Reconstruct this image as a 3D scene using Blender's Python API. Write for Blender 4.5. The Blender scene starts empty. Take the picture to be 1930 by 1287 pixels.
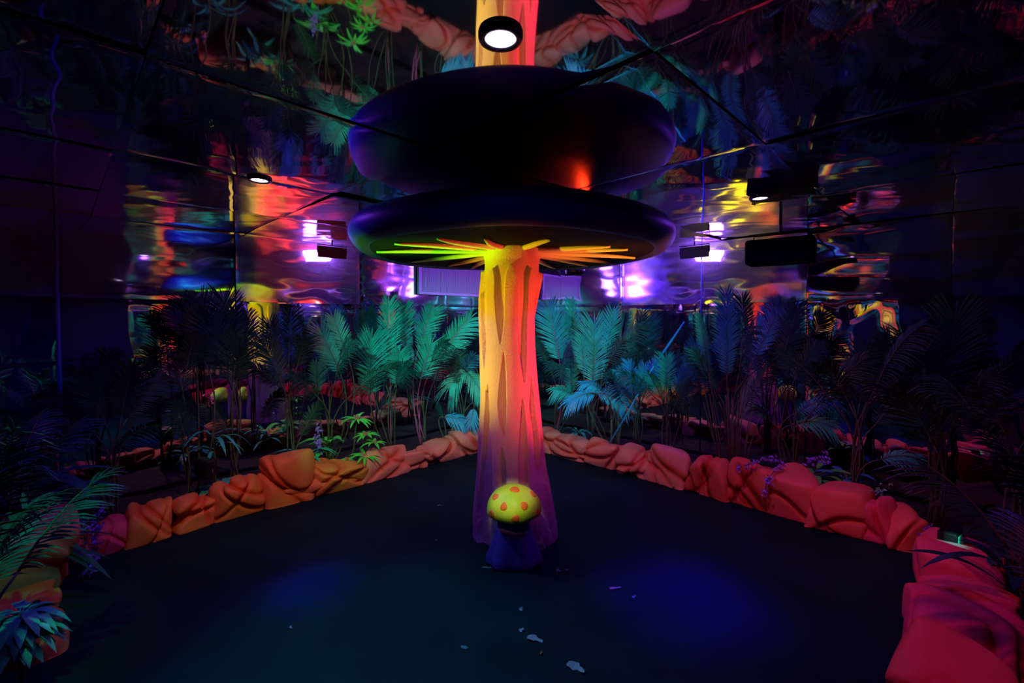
import bpy, bmesh, math, random
import numpy as np
from mathutils import Vector, Matrix, noise

random.seed(11)
PI = math.pi
sc = bpy.context.scene
col = sc.collection

# ------------------------------------------------------------------ camera
F = 860.0                      # focal length in pixels of the 1930 px wide frame
PITCH = math.radians(1.38)
EYE = 1.6
PY0 = 643.5 - 20.7             # row of the principal point
cam_d = bpy.data.cameras.new('camera')
cam_d.sensor_width = 36.0
cam_d.lens = F / 1930 * 36
cam_d.shift_y = -20.7 / 1930
cam_d.clip_start = 0.02
cam = bpy.data.objects.new('camera', cam_d)
col.objects.link(cam)
cam.location = (0, 0, EYE)
cam.rotation_euler = (PI / 2 - PITCH, 0, 0)
sc.camera = cam

# ------------------------------------------------------------------ world, exposure
w = bpy.data.worlds.new('world')
sc.world = w
w.use_nodes = True
w.node_tree.nodes['Background'].inputs[0].default_value = (0.10, 0.10, 0.6, 1)
w.node_tree.nodes['Background'].inputs[1].default_value = 0.0
sc.view_settings.view_transform = 'Standard'
sc.view_settings.look = 'None'
sc.view_settings.exposure = 0.0
sc.view_settings.gamma = 1.0
sc.view_settings.use_curve_mapping = False
sc.cycles.use_denoising = True
sc.cycles.max_bounces = 12
sc.cycles.glossy_bounces = 9
sc.cycles.diffuse_bounces = 2
sc.cycles.caustics_reflective = False
sc.cycles.caustics_refractive = False
sc.cycles.sample_clamp_indirect = 6.0


def spot(name, loc, target, power, colour, angle, blend=0.6, radius=0.03, parent=None):
    l = bpy.data.lights.new(name, 'SPOT')
    l.energy = power
    l.color = colour
    l.spot_size = math.radians(angle)
    l.spot_blend = blend
    l.shadow_soft_size = radius
    o = bpy.data.objects.new(name, l)
    col.objects.link(o)
    o.location = loc
    d = Vector(target) - Vector(loc)
    o.rotation_euler = d.to_track_quat('-Z', 'Y').to_euler()
    return o


UV = (0.22, 0.03, 1.0)
CEIL = 2.47
# lamps on the column: yellow green from the left, red from the right (both low, aimed up)
spot('yellow_light', (-2.35, 2.75, 0.40), (-0.26, 3.30, 1.50), 280, (1.0, 0.68, 0.0), 36, 0.9)
spot('gill_green_fill', (-2.35, 2.75, 0.42), (-0.78, 3.15, 2.10), 620, (0.06, 1.0, 0.0), 26, 0.9)  # extra spot added to turn the left gills green
spot('gill_orange_fill', (2.45, 2.60, 0.42), (0.95, 3.25, 2.10), 560, (1.0, 0.22, 0.02), 26, 0.9)  # extra spot added to turn the right gills orange
spot('red_light', (2.45, 2.60, 0.40), (0.32, 3.30, 1.32), 380, (1.0, 0.035, 0.03), 35, 0.9)
spot('amber_fill', (-0.5, 0.5, 1.2), (0.0, 3.4, 1.35), 95, (1.0, 0.20, 0.03), 34, 1.0)  # front fill added to warm the middle of the column
spot('magenta_light', (1.5, 1.2, 1.5), (0.1, 3.4, 0.75), 26, (1.0, 0.03, 0.28), 30, 1.0)
# colour washes added over the rocks, with no fixture
spot('orange_wash', (-1.35, 2.55, 2.2), (-1.8, 4.2, 0.1), 50, (1.0, 0.50, 0.10), 78, 1.0)
spot('white_wash', (0.0, 4.15, 1.95), (0.0, 5.75, 0.1), 34, (1.0, 0.60, 0.48), 130, 1.0)
spot('red_wash', (1.5, 2.65, 2.2), (2.2, 3.75, 0.1), 33, (1.0, 0.22, 0.18), 95, 1.0)
spot('crimson_wash', (1.1, 1.5, 2.2), (2.05, 2.2, 0.2), 26, (1.0, 0.06, 0.12), 70, 1.0)
# teal fill spots added over the planting, with no fixture
spot('teal_fill', (-1.55, 1.7, 2.3), (-0.95, 5.2, 1.25), 420, (0.02, 0.85, 0.78), 36, 1.0)
spot('teal_fill', (1.50, 1.8, 2.3), (0.85, 5.4, 1.2), 330, (0.02, 0.72, 0.92), 36, 1.0)
spot('green_light', (-1.0, 2.6, 1.95), (-1.75, 4.55, 0.40), 60, (0.10, 1.0, 0.20), 26, 0.8)
# small mushroom
spot('corner_leaf_fill', (-1.3, 1.3, 2.3), (-2.25, 1.95, 0.3), 60, (0.0, 0.9, 0.55), 34, 0.9)  # teal spot added to green the near left shrub, no fixture
spot('mushroom_fill', (-0.25, 0.9, 2.35), (0.0, 2.93, 0.44), 150, (1.0, 0.95, 0.45), 7.6, 0.6, 0.02)  # added narrow spot, stands in for the cap's fluorescence
spot('cap_top_light', (0.56, 3.50, 2.455), (-0.05, 2.75, 2.37), 20, (1.0, 0.03, 0.005), 80, 1.0)


# ------------------------------------------------------------------ helpers
def link(o):
    col.objects.link(o)
    return o


def tagit(o, label=None, cat=None, group=None, kind=None):
    if label: o['label'] = label
    if cat: o['category'] = cat
    if group: o['group'] = group
    if kind: o['kind'] = kind
    return o


def empty(name, loc, label=None, cat=None, group=None, rz=0):
    o = link(bpy.data.objects.new(name, None))
    o.location = loc
    o.rotation_euler = (0, 0, rz)
    o.empty_display_size = 0.05
    return tagit(o, label, cat, group)


def mesh_obj(name, verts, faces, mat, parent=None, smooth=True, loc=None):
    me = bpy.data.meshes.new(name)
    me.from_pydata([tuple(v) for v in verts], [], faces)
    me.update()
    if mat: me.materials.append(mat)
    if smooth:
        me.polygons.foreach_set('use_smooth', [True] * len(me.polygons))
    o = link(bpy.data.objects.new(name, me))
    if parent: o.parent = parent
    if loc is not None: o.location = loc
    return o


def bm_obj(name, bm, mat, parent=None, smooth=True, loc=None):
    me = bpy.data.meshes.new(name)
    bm.to_mesh(me)
    bm.free()
    if mat: me.materials.append(mat)
    if smooth:
        me.polygons.foreach_set('use_smooth', [True] * len(me.polygons))
    o = link(bpy.data.objects.new(name, me))
    if parent: o.parent = parent
    if loc is not None: o.location = loc
    return o


def add_box(bm, lo, hi, bevel=0.0, mtx=None):
    r = bmesh.ops.create_cube(bm, size=1)
    vs = r['verts']
    for v in vs:
        v.co = Vector([(lo[k] + hi[k]) / 2 + v.co[k] * (hi[k] - lo[k]) for k in range(3)])
    if bevel > 0:
        es = list({e for v in vs for e in v.link_edges})
        r2 = bmesh.ops.bevel(bm, geom=es, offset=bevel, segments=2, affect='EDGES', profile=0.5)
        vs = [v for v in r2['verts']] if mtx is None else list({v for v in r2['verts']})
    if mtx is not None:
        bmesh.ops.transform(bm, matrix=mtx, verts=list(vs))


class Geo:
    def __init__(self):
        self.v = []
        self.f = []

    def tube(self, pts, radii, seg=6, cap=True):
        pts = [Vector(p) for p in pts]
        n0 = len(self.v)
        prev = None
        for i, p in enumerate(pts):
            t = (pts[min(i + 1, len(pts) - 1)] - pts[max(i - 1, 0)])
            t = t.normalized() if t.length > 1e-9 else Vector((0, 0, 1))
            if prev is None:
                a = t.orthogonal().normalized()
            else:
                a = (prev - t * prev.dot(t)).normalized()
            prev = a
            b = t.cross(a)
            r = radii[i] if hasattr(radii, '__len__') else radii
            for k in range(seg):
                an = 2 * PI * k / seg
                self.v.append(p + (a * math.cos(an) + b * math.sin(an)) * r)
        for i in range(len(pts) - 1):
            for k in range(seg):
                a0 = n0 + i * seg + k
                a1 = n0 + i * seg + (k + 1) % seg
                self.f.append((a0, a1, a1 + seg, a0 + seg))
        if cap:
            self.f.append(tuple(n0 + k for k in range(seg))[::-1])
            e = n0 + (len(pts) - 1) * seg
            self.f.append(tuple(e + k for k in range(seg)))

    def blade(self, p0, d, up, length, width, droop=0.15, segs=3, fold=0.25):
        """a pointed leaf folded along its midrib"""
        d = d.normalized()
        side = d.cross(up).normalized()
        nrm = side.cross(d).normalized()
        n0 = len(self.v)
        for i in range(segs + 1):
            t = i / segs
            c = p0 + d * (length * t) + Vector((0, 0, -1)) * (droop * length * t * t)
            wv = width * (math.sin(PI * min(1, (0.12 + 0.88 * t))) ** 0.8) * 0.5 if t < 1 else 0.0
            self.v += [c - side * wv + nrm * fold * wv, c, c + side * wv + nrm * fold * wv]
        for i in range(segs):
            a = n0 + i * 3
            self.f += [(a, a + 1, a + 4, a + 3), (a + 1, a + 2, a + 5, a + 4)]

    def obj(self, name, mat, parent=None, smooth=True):
        return mesh_obj(name, self.v, self.f, mat, parent, smooth)


def lathe(profile, seg, mod=None, close_top=False, close_bot=False):
    v, f = [], []
    for (r, z) in profile:
        for k in range(seg):
            a = 2 * PI * k / seg
            rr, zz = (r, z) if mod is None else mod(r, z, a)
            v.append((rr * math.cos(a), rr * math.sin(a), zz))
    n = len(profile)
    for i in range(n - 1):
        for k in range(seg):
            k1 = (k + 1) % seg
            f.append((i * seg + k, i * seg + k1, (i + 1) * seg + k1, (i + 1) * seg + k))
    if close_bot: f.append(tuple(range(seg))[::-1])
    if close_top: f.append(tuple((n - 1) * seg + k for k in range(seg)))
    return v, f


def P(px, py, d):
    """world point that shows at pixel (px,py) at distance d along the view axis Y"""
    u = (px - 965) / F
    v = (PY0 - py) / F
    dy = math.cos(PITCH) + v * math.sin(PITCH)
    dz = -math.sin(PITCH) + v * math.cos(PITCH)
    k = d / dy
    return Vector((u * k, d, EYE + dz * k))


def ray_line(px, c, side):
    """depth at which the column of pixels px meets the vertical plane y = c -/+ x"""
    u = (px - 965) / F
    return c / (1 + u) if side > 0 else c / (1 - u)


# ------------------------------------------------------------------ materials
def new_mat(name, base, rough=0.5, metal=0.0, spec=0.5):
    m = bpy.data.materials.new(name)
    m.use_nodes = True
    b = m.node_tree.nodes['Principled BSDF']
    b.inputs['Base Color'].default_value = (*base, 1)
    b.inputs['Roughness'].default_value = rough
    b.inputs['Metallic'].default_value = metal
    b.inputs['Specular IOR Level'].default_value = spec
    return m


def nodes(m):
    return m.node_tree.nodes, m.node_tree.links, m.node_tree.nodes['Principled BSDF']


def noisy(name, c1, c2, scale=4, rough=0.5, bump=0.0, bscale=60, spec=0.5, detail=3, lo=0.4, hi=0.6, coord='Object'):
    m = new_mat(name, c1, rough, 0, spec)
    N, L, b = nodes(m)
    tc = N.new('ShaderNodeTexCoord')
    n = N.new('ShaderNodeTexNoise')
    n.inputs['Scale'].default_value = scale
    n.inputs['Detail'].default_value = detail
    L.new(tc.outputs[coord], n.inputs['Vector'])
    r = N.new('ShaderNodeValToRGB')
    r.color_ramp.elements[0].position = lo
    r.color_ramp.elements[1].position = hi
    r.color_ramp.elements[0].color = (*c1, 1)
    r.color_ramp.elements[1].color = (*c2, 1)
    L.new(n.outputs['Fac'], r.inputs[0])
    L.new(r.outputs[0], b.inputs['Base Color'])
    if bump:
        n2 = N.new('ShaderNodeTexNoise')
        n2.inputs['Scale'].default_value = bscale
        n2.inputs['Detail'].default_value = 3
        L.new(tc.outputs[coord], n2.inputs['Vector'])
        bp = N.new('ShaderNodeBump')
        bp.inputs['Strength'].default_value = bump
        bp.inputs['Distance'].default_value = 0.01
        L.new(n2.outputs['Fac'], bp.inputs['Height'])
        L.new(bp.outputs[0], b.inputs['Normal'])
    return m


def foil_mat(name, rough, c=(0.80, 0.80, 0.84), crinkle=0.0, haze=0.06):
    """silver film: a sharp reflection with a little scattered sheen"""
    m = new_mat(name, c, rough, 1.0)
    N, L, b = nodes(m)
    tc = N.new('ShaderNodeTexCoord')
    if crinkle:
        mp = N.new('ShaderNodeMapping')
        mp.inputs['Scale'].default_value = (1, 1, 2.2)
        L.new(tc.outputs['Object'], mp.inputs[0])
        n = N.new('ShaderNodeTexNoise')
        n.inputs['Scale'].default_value = 5
        n.inputs['Detail'].default_value = 2
        L.new(mp.outputs[0], n.inputs['Vector'])
        bp = N.new('ShaderNodeBump')
        bp.inputs['Strength'].default_value = crinkle
        bp.inputs['Distance'].default_value = 0.02
        L.new(n.outputs['Fac'], bp.inputs['Height'])
        L.new(bp.outputs[0], b.inputs['Normal'])
    g = N.new('ShaderNodeBsdfPrincipled')
    g.inputs['Base Color'].default_value = (0.5, 0.5, 0.6, 1)
    g.inputs['Metallic'].default_value = 0.6
    g.inputs['Roughness'].default_value = 0.32
    mx = N.new('ShaderNodeMixShader')
    mx.inputs[0].default_value = haze
    L.new(b.outputs[0], mx.inputs[1])
    L.new(g.outputs[0], mx.inputs[2])
    L.new(mx.outputs[0], N['Material Output'].inputs['Surface'])
    return m


M = {}
M['foil'] = foil_mat('ceiling_foil', 0.03, crinkle=0.0, haze=0.04)
M['foil_wall'] = foil_mat('wall_foil', 0.05, haze=0.045)
M['foil_rough'] = foil_mat('crumpled_foil', 0.10, haze=0.22)
M['mirror'] = foil_mat('mirror_sheet', 0.02, c=(0.74, 0.76, 0.82), haze=0.015)
M['floor'] = noisy('floor_carpet', (0.001, 0.016, 0.020), (0.002, 0.024, 0.030), 2.0, 0.6, 0.25, 300, 0.08)
M['black'] = new_mat('matte_black', (0.003, 0.003, 0.004), 0.9, 0, 0.05)
M['black_metal'] = new_mat('black_metal', (0.01, 0.01, 0.014), 0.35, 0, 0.5)
M['navy'] = new_mat('blacklit_wall_navy', (0.003, 0.005, 0.16), 0.5)  # indigo of the blacklight put into the colour of unseen entrance panels
M['leaf_mid'] = new_mat('dim_teal_leaf', (0.012, 0.15, 0.12), 0.45)  # weak light of the left corner put into a darker leaf colour
M['blue_lit_metal'] = new_mat('blue_lit_trim', (0.03, 0.12, 0.8), 0.3)  # blue light caught by the seam trims, put into their colour
M['soil'] = noisy('planter_soil', (0.01, 0.008, 0.006), (0.03, 0.02, 0.015), 12, 0.9, 0.6, 60)
M['white'] = new_mat('white_paint', (0.75, 0.72, 0.8), 0.5)
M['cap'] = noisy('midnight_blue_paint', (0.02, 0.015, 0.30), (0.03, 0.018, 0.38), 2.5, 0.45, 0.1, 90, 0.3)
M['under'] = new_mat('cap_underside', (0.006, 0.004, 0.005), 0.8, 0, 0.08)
M['gill'] = noisy('gill_paint', (0.9, 0.85, 0.7), (0.95, 0.8, 0.6), 8, 0.6, 0.3, 80)
M['lime'] = noisy('lime_paint', (0.55, 0.85, 0.03), (0.75, 0.85, 0.05), 5, 0.5, 0.2, 40)
M['orange'] = new_mat('orange_paint', (1.0, 0.2, 0.02), 0.5)
M['stem'] = noisy('violet_lit_paint', (0.12, 0.03, 0.34), (0.16, 0.04, 0.4), 6, 0.6, 0.3, 70)  # purple light on the small stem put into its base colour
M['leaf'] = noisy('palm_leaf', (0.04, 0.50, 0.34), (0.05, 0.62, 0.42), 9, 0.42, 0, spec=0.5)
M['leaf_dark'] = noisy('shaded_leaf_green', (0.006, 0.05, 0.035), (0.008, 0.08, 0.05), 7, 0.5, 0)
M['leaf_blue'] = noisy('blacklit_leaf', (0.03, 0.36, 0.62), (0.04, 0.46, 0.62), 9, 0.42, 0)  # palm leaf with the blacklight's blue put into its colour
M['leaf_lime'] = noisy('bright_green_leaf', (0.05, 0.75, 0.10), (0.16, 0.85, 0.08), 12, 0.4, 0)
M['rachis'] = new_mat('pink_rachis', (0.75, 0.10, 0.28), 0.5)
M['stalk'] = noisy('palm_stalk', (0.06, 0.09, 0.05), (0.12, 0.14, 0.07), 14, 0.6, 0.2)
M['bloom'] = new_mat('violet_petals', (0.32, 0.2, 0.95), 0.5)
M['bloom_green'] = new_mat('pale_green_petals', (0.25, 0.85, 0.5), 0.5)
M['pink'] = new_mat('pink_bract', (0.9, 0.3, 0.4), 0.5)
M['paper'] = new_mat('paper_scrap', (0.38, 0.36, 0.40), 0.8)
M['teal'] = new_mat('teal_glass', (0.02, 0.6, 0.5), 0.2)


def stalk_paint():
    """cream column paint, speckled, with the violet blacklight near the foot put into its colour"""
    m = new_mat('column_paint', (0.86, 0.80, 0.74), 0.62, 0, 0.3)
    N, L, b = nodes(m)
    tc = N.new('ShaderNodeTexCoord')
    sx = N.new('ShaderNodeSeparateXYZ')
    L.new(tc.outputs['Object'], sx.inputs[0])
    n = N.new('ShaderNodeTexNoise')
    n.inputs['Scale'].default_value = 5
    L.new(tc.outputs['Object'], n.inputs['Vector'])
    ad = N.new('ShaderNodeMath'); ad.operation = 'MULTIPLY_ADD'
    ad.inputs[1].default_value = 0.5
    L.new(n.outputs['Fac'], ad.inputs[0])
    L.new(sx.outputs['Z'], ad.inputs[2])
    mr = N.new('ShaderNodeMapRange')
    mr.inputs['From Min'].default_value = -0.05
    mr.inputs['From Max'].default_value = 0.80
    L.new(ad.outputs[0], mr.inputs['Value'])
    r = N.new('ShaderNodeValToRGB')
    r.color_ramp.elements[0].color = (0.22, 0.06, 0.45, 1)  # violet light on the foot painted into the ramp
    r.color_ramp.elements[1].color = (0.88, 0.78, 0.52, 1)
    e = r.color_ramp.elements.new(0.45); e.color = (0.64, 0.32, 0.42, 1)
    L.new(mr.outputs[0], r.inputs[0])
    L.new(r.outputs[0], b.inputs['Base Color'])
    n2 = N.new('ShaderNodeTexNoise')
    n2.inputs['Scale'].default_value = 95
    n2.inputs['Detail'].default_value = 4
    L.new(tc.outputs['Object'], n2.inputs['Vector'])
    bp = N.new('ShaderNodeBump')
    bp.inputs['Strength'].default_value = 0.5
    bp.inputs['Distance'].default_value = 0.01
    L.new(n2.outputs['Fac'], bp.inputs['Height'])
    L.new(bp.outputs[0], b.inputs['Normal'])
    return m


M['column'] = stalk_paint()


def rock_paint(name, c_main, c_crease, c_alt):
    m = new_mat(name, c_main, 0.6, 0, 0.35)
    N, L, b = nodes(m)
    tc = N.new('ShaderNodeTexCoord')
    n = N.new('ShaderNodeTexNoise'); n.inputs['Scale'].default_value = 3.5; n.inputs['Detail'].default_value = 2
    L.new(tc.outputs['Object'], n.inputs['Vector'])
    r = N.new('ShaderNodeValToRGB')
    r.color_ramp.elements[0].position = 0.45; r.color_ramp.elements[0].color = (*c_main, 1)
    r.color_ramp.elements[1].position = 0.62; r.color_ramp.elements[1].color = (*c_alt, 1)
    L.new(n.outputs['Fac'], r.inputs[0])
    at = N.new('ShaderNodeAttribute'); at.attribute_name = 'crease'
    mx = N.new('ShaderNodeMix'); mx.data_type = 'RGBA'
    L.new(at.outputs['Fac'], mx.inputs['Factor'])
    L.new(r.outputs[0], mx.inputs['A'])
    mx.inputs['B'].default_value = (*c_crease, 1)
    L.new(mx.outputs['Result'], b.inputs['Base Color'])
    n2 = N.new('ShaderNodeTexNoise'); n2.inputs['Scale'].default_value = 60; n2.inputs['Detail'].default_value = 3
    L.new(tc.outputs['Object'], n2.inputs['Vector'])
    bp = N.new('ShaderNodeBump'); bp.inputs['Strength'].default_value = 0.18; bp.inputs['Distance'].default_value = 0.01
    L.new(n2.outputs['Fac'], bp.inputs['Height'])
    L.new(bp.outputs[0], b.inputs['Normal'])
    return m


M['rock_orange'] = rock_paint('orange_lit_rock_paint', (0.88, 0.24, 0.07), (0.80, 0.06, 0.005), (0.85, 0.36, 0.06))  # one rock paint, tinted by place: hue of the local light put in
M['rock_salmon'] = rock_paint('salmon_rock_paint', (0.92, 0.36, 0.24), (0.85, 0.07, 0.02), (0.92, 0.40, 0.22))
M['rock_red'] = rock_paint('red_lit_rock_paint', (0.90, 0.20, 0.13), (0.75, 0.04, 0.02), (0.85, 0.14, 0.08))
M['rock_pink'] = rock_paint('magenta_lit_rock_paint', (0.85, 0.12, 0.16), (0.8, 0.05, 0.05), (0.8, 0.10, 0.22))


def emit_mat(name, colour, strength):
    m = new_mat(name, (0, 0, 0))
    N, L, b = nodes(m)
    b.inputs['Emission Color'].default_value = (*colour, 1)
    b.inputs['Emission Strength'].default_value = strength
    return m


M['uv_lens'] = emit_mat('blacklight_lens', (0.75, 0.55, 1.0), 7)
M['uv_flood'] = emit_mat('blacklight_flood_lens', (0.36, 0.12, 1.0), 60)
M['violet_lens'] = emit_mat('violet_lens', (0.45, 0.15, 1.0), 1.2)

# ------------------------------------------------------------------ the room: a square set on its corner
CX, CY = 0.0, 3.33
HALF = 2.85
FCY = 3.03                   # the open floor's own centre
FO = Vector((0.0, FCY, 0))
S2 = math.sqrt(0.5)
U = Vector((S2, S2, 0))      # towards the back right wall
V = Vector((-S2, S2, 0))     # towards the back left wall
ORI = Vector((CX, CY, 0))


def nz(x, y, z, s=1.0):
    return noise.noise(Vector((x * s, y * s, z * s)))


# floor
bm = bmesh.new()
c4 = [ORI + U * a + V * b for a, b in ((-1, -1), (1, -1), (1, 1), (-1, 1))]
c4 = [ORI + U * (a * (HALF + 0.12)) + V * (b * (HALF + 0.12)) for a, b in ((-1, -1), (1, -1), (1, 1), (-1, 1))]
top = [bm.verts.new(c) for c in c4]
bot = [bm.verts.new(c - Vector((0, 0, 0.1))) for c in c4]
bm.faces.new(top); bm.faces.new(bot[::-1])
for k in range(4):
    bm.faces.new((bot[k], bot[(k + 1) % 4], top[(k + 1) % 4], top[k]))
tagit(bm_obj('floor', bm, M['floor'], smooth=False), kind='structure')

# ceiling: backing slab and foil panels with seams
bm = bmesh.new()
top = [bm.verts.new(c + Vector((0, 0, CEIL + 0.16))) for c in c4]
bot = [bm.verts.new(c + Vector((0, 0, CEIL + 0.06))) for c in c4]
bm.faces.new(top); bm.faces.new(bot[::-1])
for k in range(4):
    bm.faces.new((bot[k], bot[(k + 1) % 4], top[(k + 1) % 4], top[k]))
ceiling = tagit(bm_obj('ceiling', bm, M['black'], smooth=False), kind='structure')


def grid_panel(name, mat, parent, p00, du, dv, lu, lv, step, hfun, nrm, gap=0.0015):
    """foil or mirror sheet: grid displaced along nrm by hfun(a, b)"""
    nu = max(2, int(lu / step)); nv = max(2, int(lv / step))
    vs, fs = [], []
    for j in range(nv + 1):
        for i in range(nu + 1):
            a = gap + (lu - 2 * gap) * i / nu
            b = gap + (lv - 2 * gap) * j / nv
            vs.append(p00 + du * a + dv * b + nrm * hfun(a, b))
    for j in range(nv):
        for i in range(nu):
            q = j * (nu + 1) + i
            fs.append((q, q + 1, q + nu + 2, q + nu + 1))
    return mesh_obj(name, vs, fs, mat, parent)


us = [-HALF, -2.13, -0.97, 0.17, 1.45, HALF]
vs_ = [-HALF, -1.62, -0.42, 0.78, 1.85, HALF]
rnd = random.Random(5)
for i in range(5):
    for j in range(5):
        lu, lv = us[i + 1] - us[i], vs_[j + 1] - vs_[j]
        tu, tv = rnd.uniform(-1, 1) * 0.012, rnd.uniform(-1, 1) * 0.012
        if i == 1 and j == 1: tu, tv = 0.002, -0.002
        ph = rnd.uniform(0, 30)
        ctr = ORI + U * (us[i] + lu / 2) + V * (vs_[j] + lv / 2)
        far = min(1.0, max(0.12, (abs(ctr.x) - 0.35) / 1.6))

        def hf(a, b, i=i, j=j, lu=lu, lv=lv, tu=tu, tv=tv, ph=ph):
            p = ORI + U * (us[i] + a) + V * (vs_[j] + b)
            far = min(1.0, max(0.10, (abs(p.x) - 0.35) / 1.6))
            h = tu * (a - lu / 2) + tv * (b - lv / 2)
            h += far * 0.010 * nz(p.x * 0.5, p.y * 1.1, ph * 0.3, 1.3)
            h += far * 0.0013 * nz(p.x * 0.7, p.y * 2.6, ph, 3.5)
            h += 0.003 * nz(p.x, p.y, ph, 1.8)
            e = min(a, lu - a, b, lv - b)
            h += 0.002 * math.exp(-e / 0.010)
            gl = math.exp(-((abs(p.x) - 2.05) ** 2 + (p.y - 5.0) ** 2) / 0.22)
            h += gl * (0.016 * nz(p.x, p.y * 1.4, ph, 3.0) + 0.006 * nz(p.x, p.y, ph, 9.0))
            return h
        near = min((ctr - Vector((sx_ * 2.05, 4.95, 0))).length for sx_ in (-1, 1)) < 0.75
        grid_panel('foil_panel', M['foil_rough'] if near else M['foil'], ceiling, ORI + U * us[i] + V * vs_[j] + Vector((0, 0, CEIL)), U, V, lu, lv, 0.028, hf, Vector((0, 0, 1)))


def wall(name, corner, along, inward, seams, tilts, wav, plain=()):
    """one side of the room: a dark backing, two rows of mirror sheets and wavy foil above"""
    L = 2 * HALF
    bm = bmesh.new()
    mt = Matrix(((along.x, inward.x, 0, corner.x), (along.y, inward.y, 0, corner.y), (0, 0, 1, 0), (0, 0, 0, 1)))
    add_box(bm, (-0.1, -0.14, 0), (L + 0.1, -0.05, CEIL + 0.05), 0, mt)
    wl = tagit(bm_obj(name, bm, M['black'], smooth=False), kind='structure')
    rows = [(0.0, 1.26, 0), (1.26, 1.78, 1), (1.78, CEIL, 2)]
    rr = random.Random(len(name) * 7 + int(corner.x * 10))
    for k in range(len(seams) - 1):
        s0, s1 = seams[k], seams[k + 1]
        for (z0, z1, row) in rows:
            tilt = tilts[k]
            jt = rr.uniform(-0.003, 0.003)
            jz = rr.uniform(-0.004, 0.004)
            wa = wav[k]
            ph = rr.uniform(0, 50)

            def hf(a, b, s0=s0, s1=s1, z0=z0, z1=z1, row=row, tilt=tilt, jt=jt, jz=jz, wa=wa, ph=ph):
                lu, lv = s1 - s0, z1 - z0
                h = (tilt + jt) * (a - lu / 2) + jz * (b - lv / 2)
                if row < 2:
                    h += wa * 0.02 * nz((s0 + a) * 2.2, (z0 + b) * 1.5, 3.0 + s0) + wa * 0.004 * nz((s0 + a) * 7, (z0 + b) * 5, 9.0)
                    h += 0.0012 * nz((s0 + a) * 2, b * 2, ph)
                else:
                    h += 0.005 * nz((s0 + a) * 0.9, (z0 + b) * 3.0, 5.0) + (0.0008 + 0.013 * math.exp(-(((s0 + a) - 3.05) / 0.45) ** 2)) * nz((s0 + a) * 3.5, (z0 + b) * 10, 8.0)
                    h += wa * 0.02 * nz((s0 + a) * 2.0, b * 4, ph)
                e = min(a, lu - a, b, lv - b)
                h -= 0.0015 * math.exp(-e / 0.008)
                return h
            m = M['foil_wall'] if row == 2 else M['mirror']
            if row == 2 and 'back' in name and s0 < 3.3 and s1 > 2.9: m = M['foil_rough']
            if k in plain: m = M['navy']
            step = 0.022 if (row == 2 or wa > 0.3) else 0.05
            grid_panel('foil_panel' if row == 2 else 'mirror_panel', m, wl, corner + along * s0 + Vector((0, 0, z0)), along,
                       Vector((0, 0, 1)), s1 - s0, z1 - z0, step, hf, inward)
    return wl


BACK = ORI + U * HALF + V * HALF
LEFT = ORI - U * HALF + V * HALF
RIGHT = ORI + U * HALF - V * HALF
NEAR = ORI - U * HALF - V * HALF
TL = 0.030
w_bl = wall('wall_back_left', BACK, -U, -V, [0, 1.3, 2.6, 3.92, 5.19, 2 * HALF], [0, 0, 0.003, TL, -0.05], [0.02, 0.02, 0.03, 0.08, 0.5])
w_br = wall('wall_back_right', BACK, -V, -U, [0, 1.0, 2.02, 3.05, 4.08, 5.1, 2 * HALF], [0, 0, 0.0, 0.002, 0.01, 0.02], [0.02, 0.02, 0.03, 0.05, 1.0, 1.0])
w_fl = wall('wall_front_left', LEFT, -V, U, [0, 1.2, 2.4, 3.9, 2 * HALF], [0, 0, 0, 0], [0.1, 0.05, 0.05, 0.05], plain=(3,))
w_fr = wall('wall_front_right', RIGHT, -U, V, [0, 1.2, 2.4, 3.9, 2 * HALF], [0, 0, 0, 0], [0.1, 0.05, 0.05, 0.05], plain=(3,))

# seam post on the left wall, joint strip on the right, blue light put into their colour
for nm, base, off in (('trim_1', BACK - U * 5.19 - V * 0.012, 0.014), ('trim_2', BACK - V * 3.05 - U * 0.006, 0.004)):
    g = Geo()
    g.tube([base + Vector((0, 0, 0.02)), base + Vector((0, 0, CEIL - 0.01))], off, 10)
    tagit(g.obj(nm, M['blue_lit_metal']), kind='structure')

# planter beds behind the rocks
FL = 2.02                     # half side of the open floor
FC = Vector((0.0, 3.03, 0))   # its centre
bm = bmesh.new()


def uv(a, b, z=0.0):
    return FO + U * a + V * b + Vector((0, 0, z))


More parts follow.
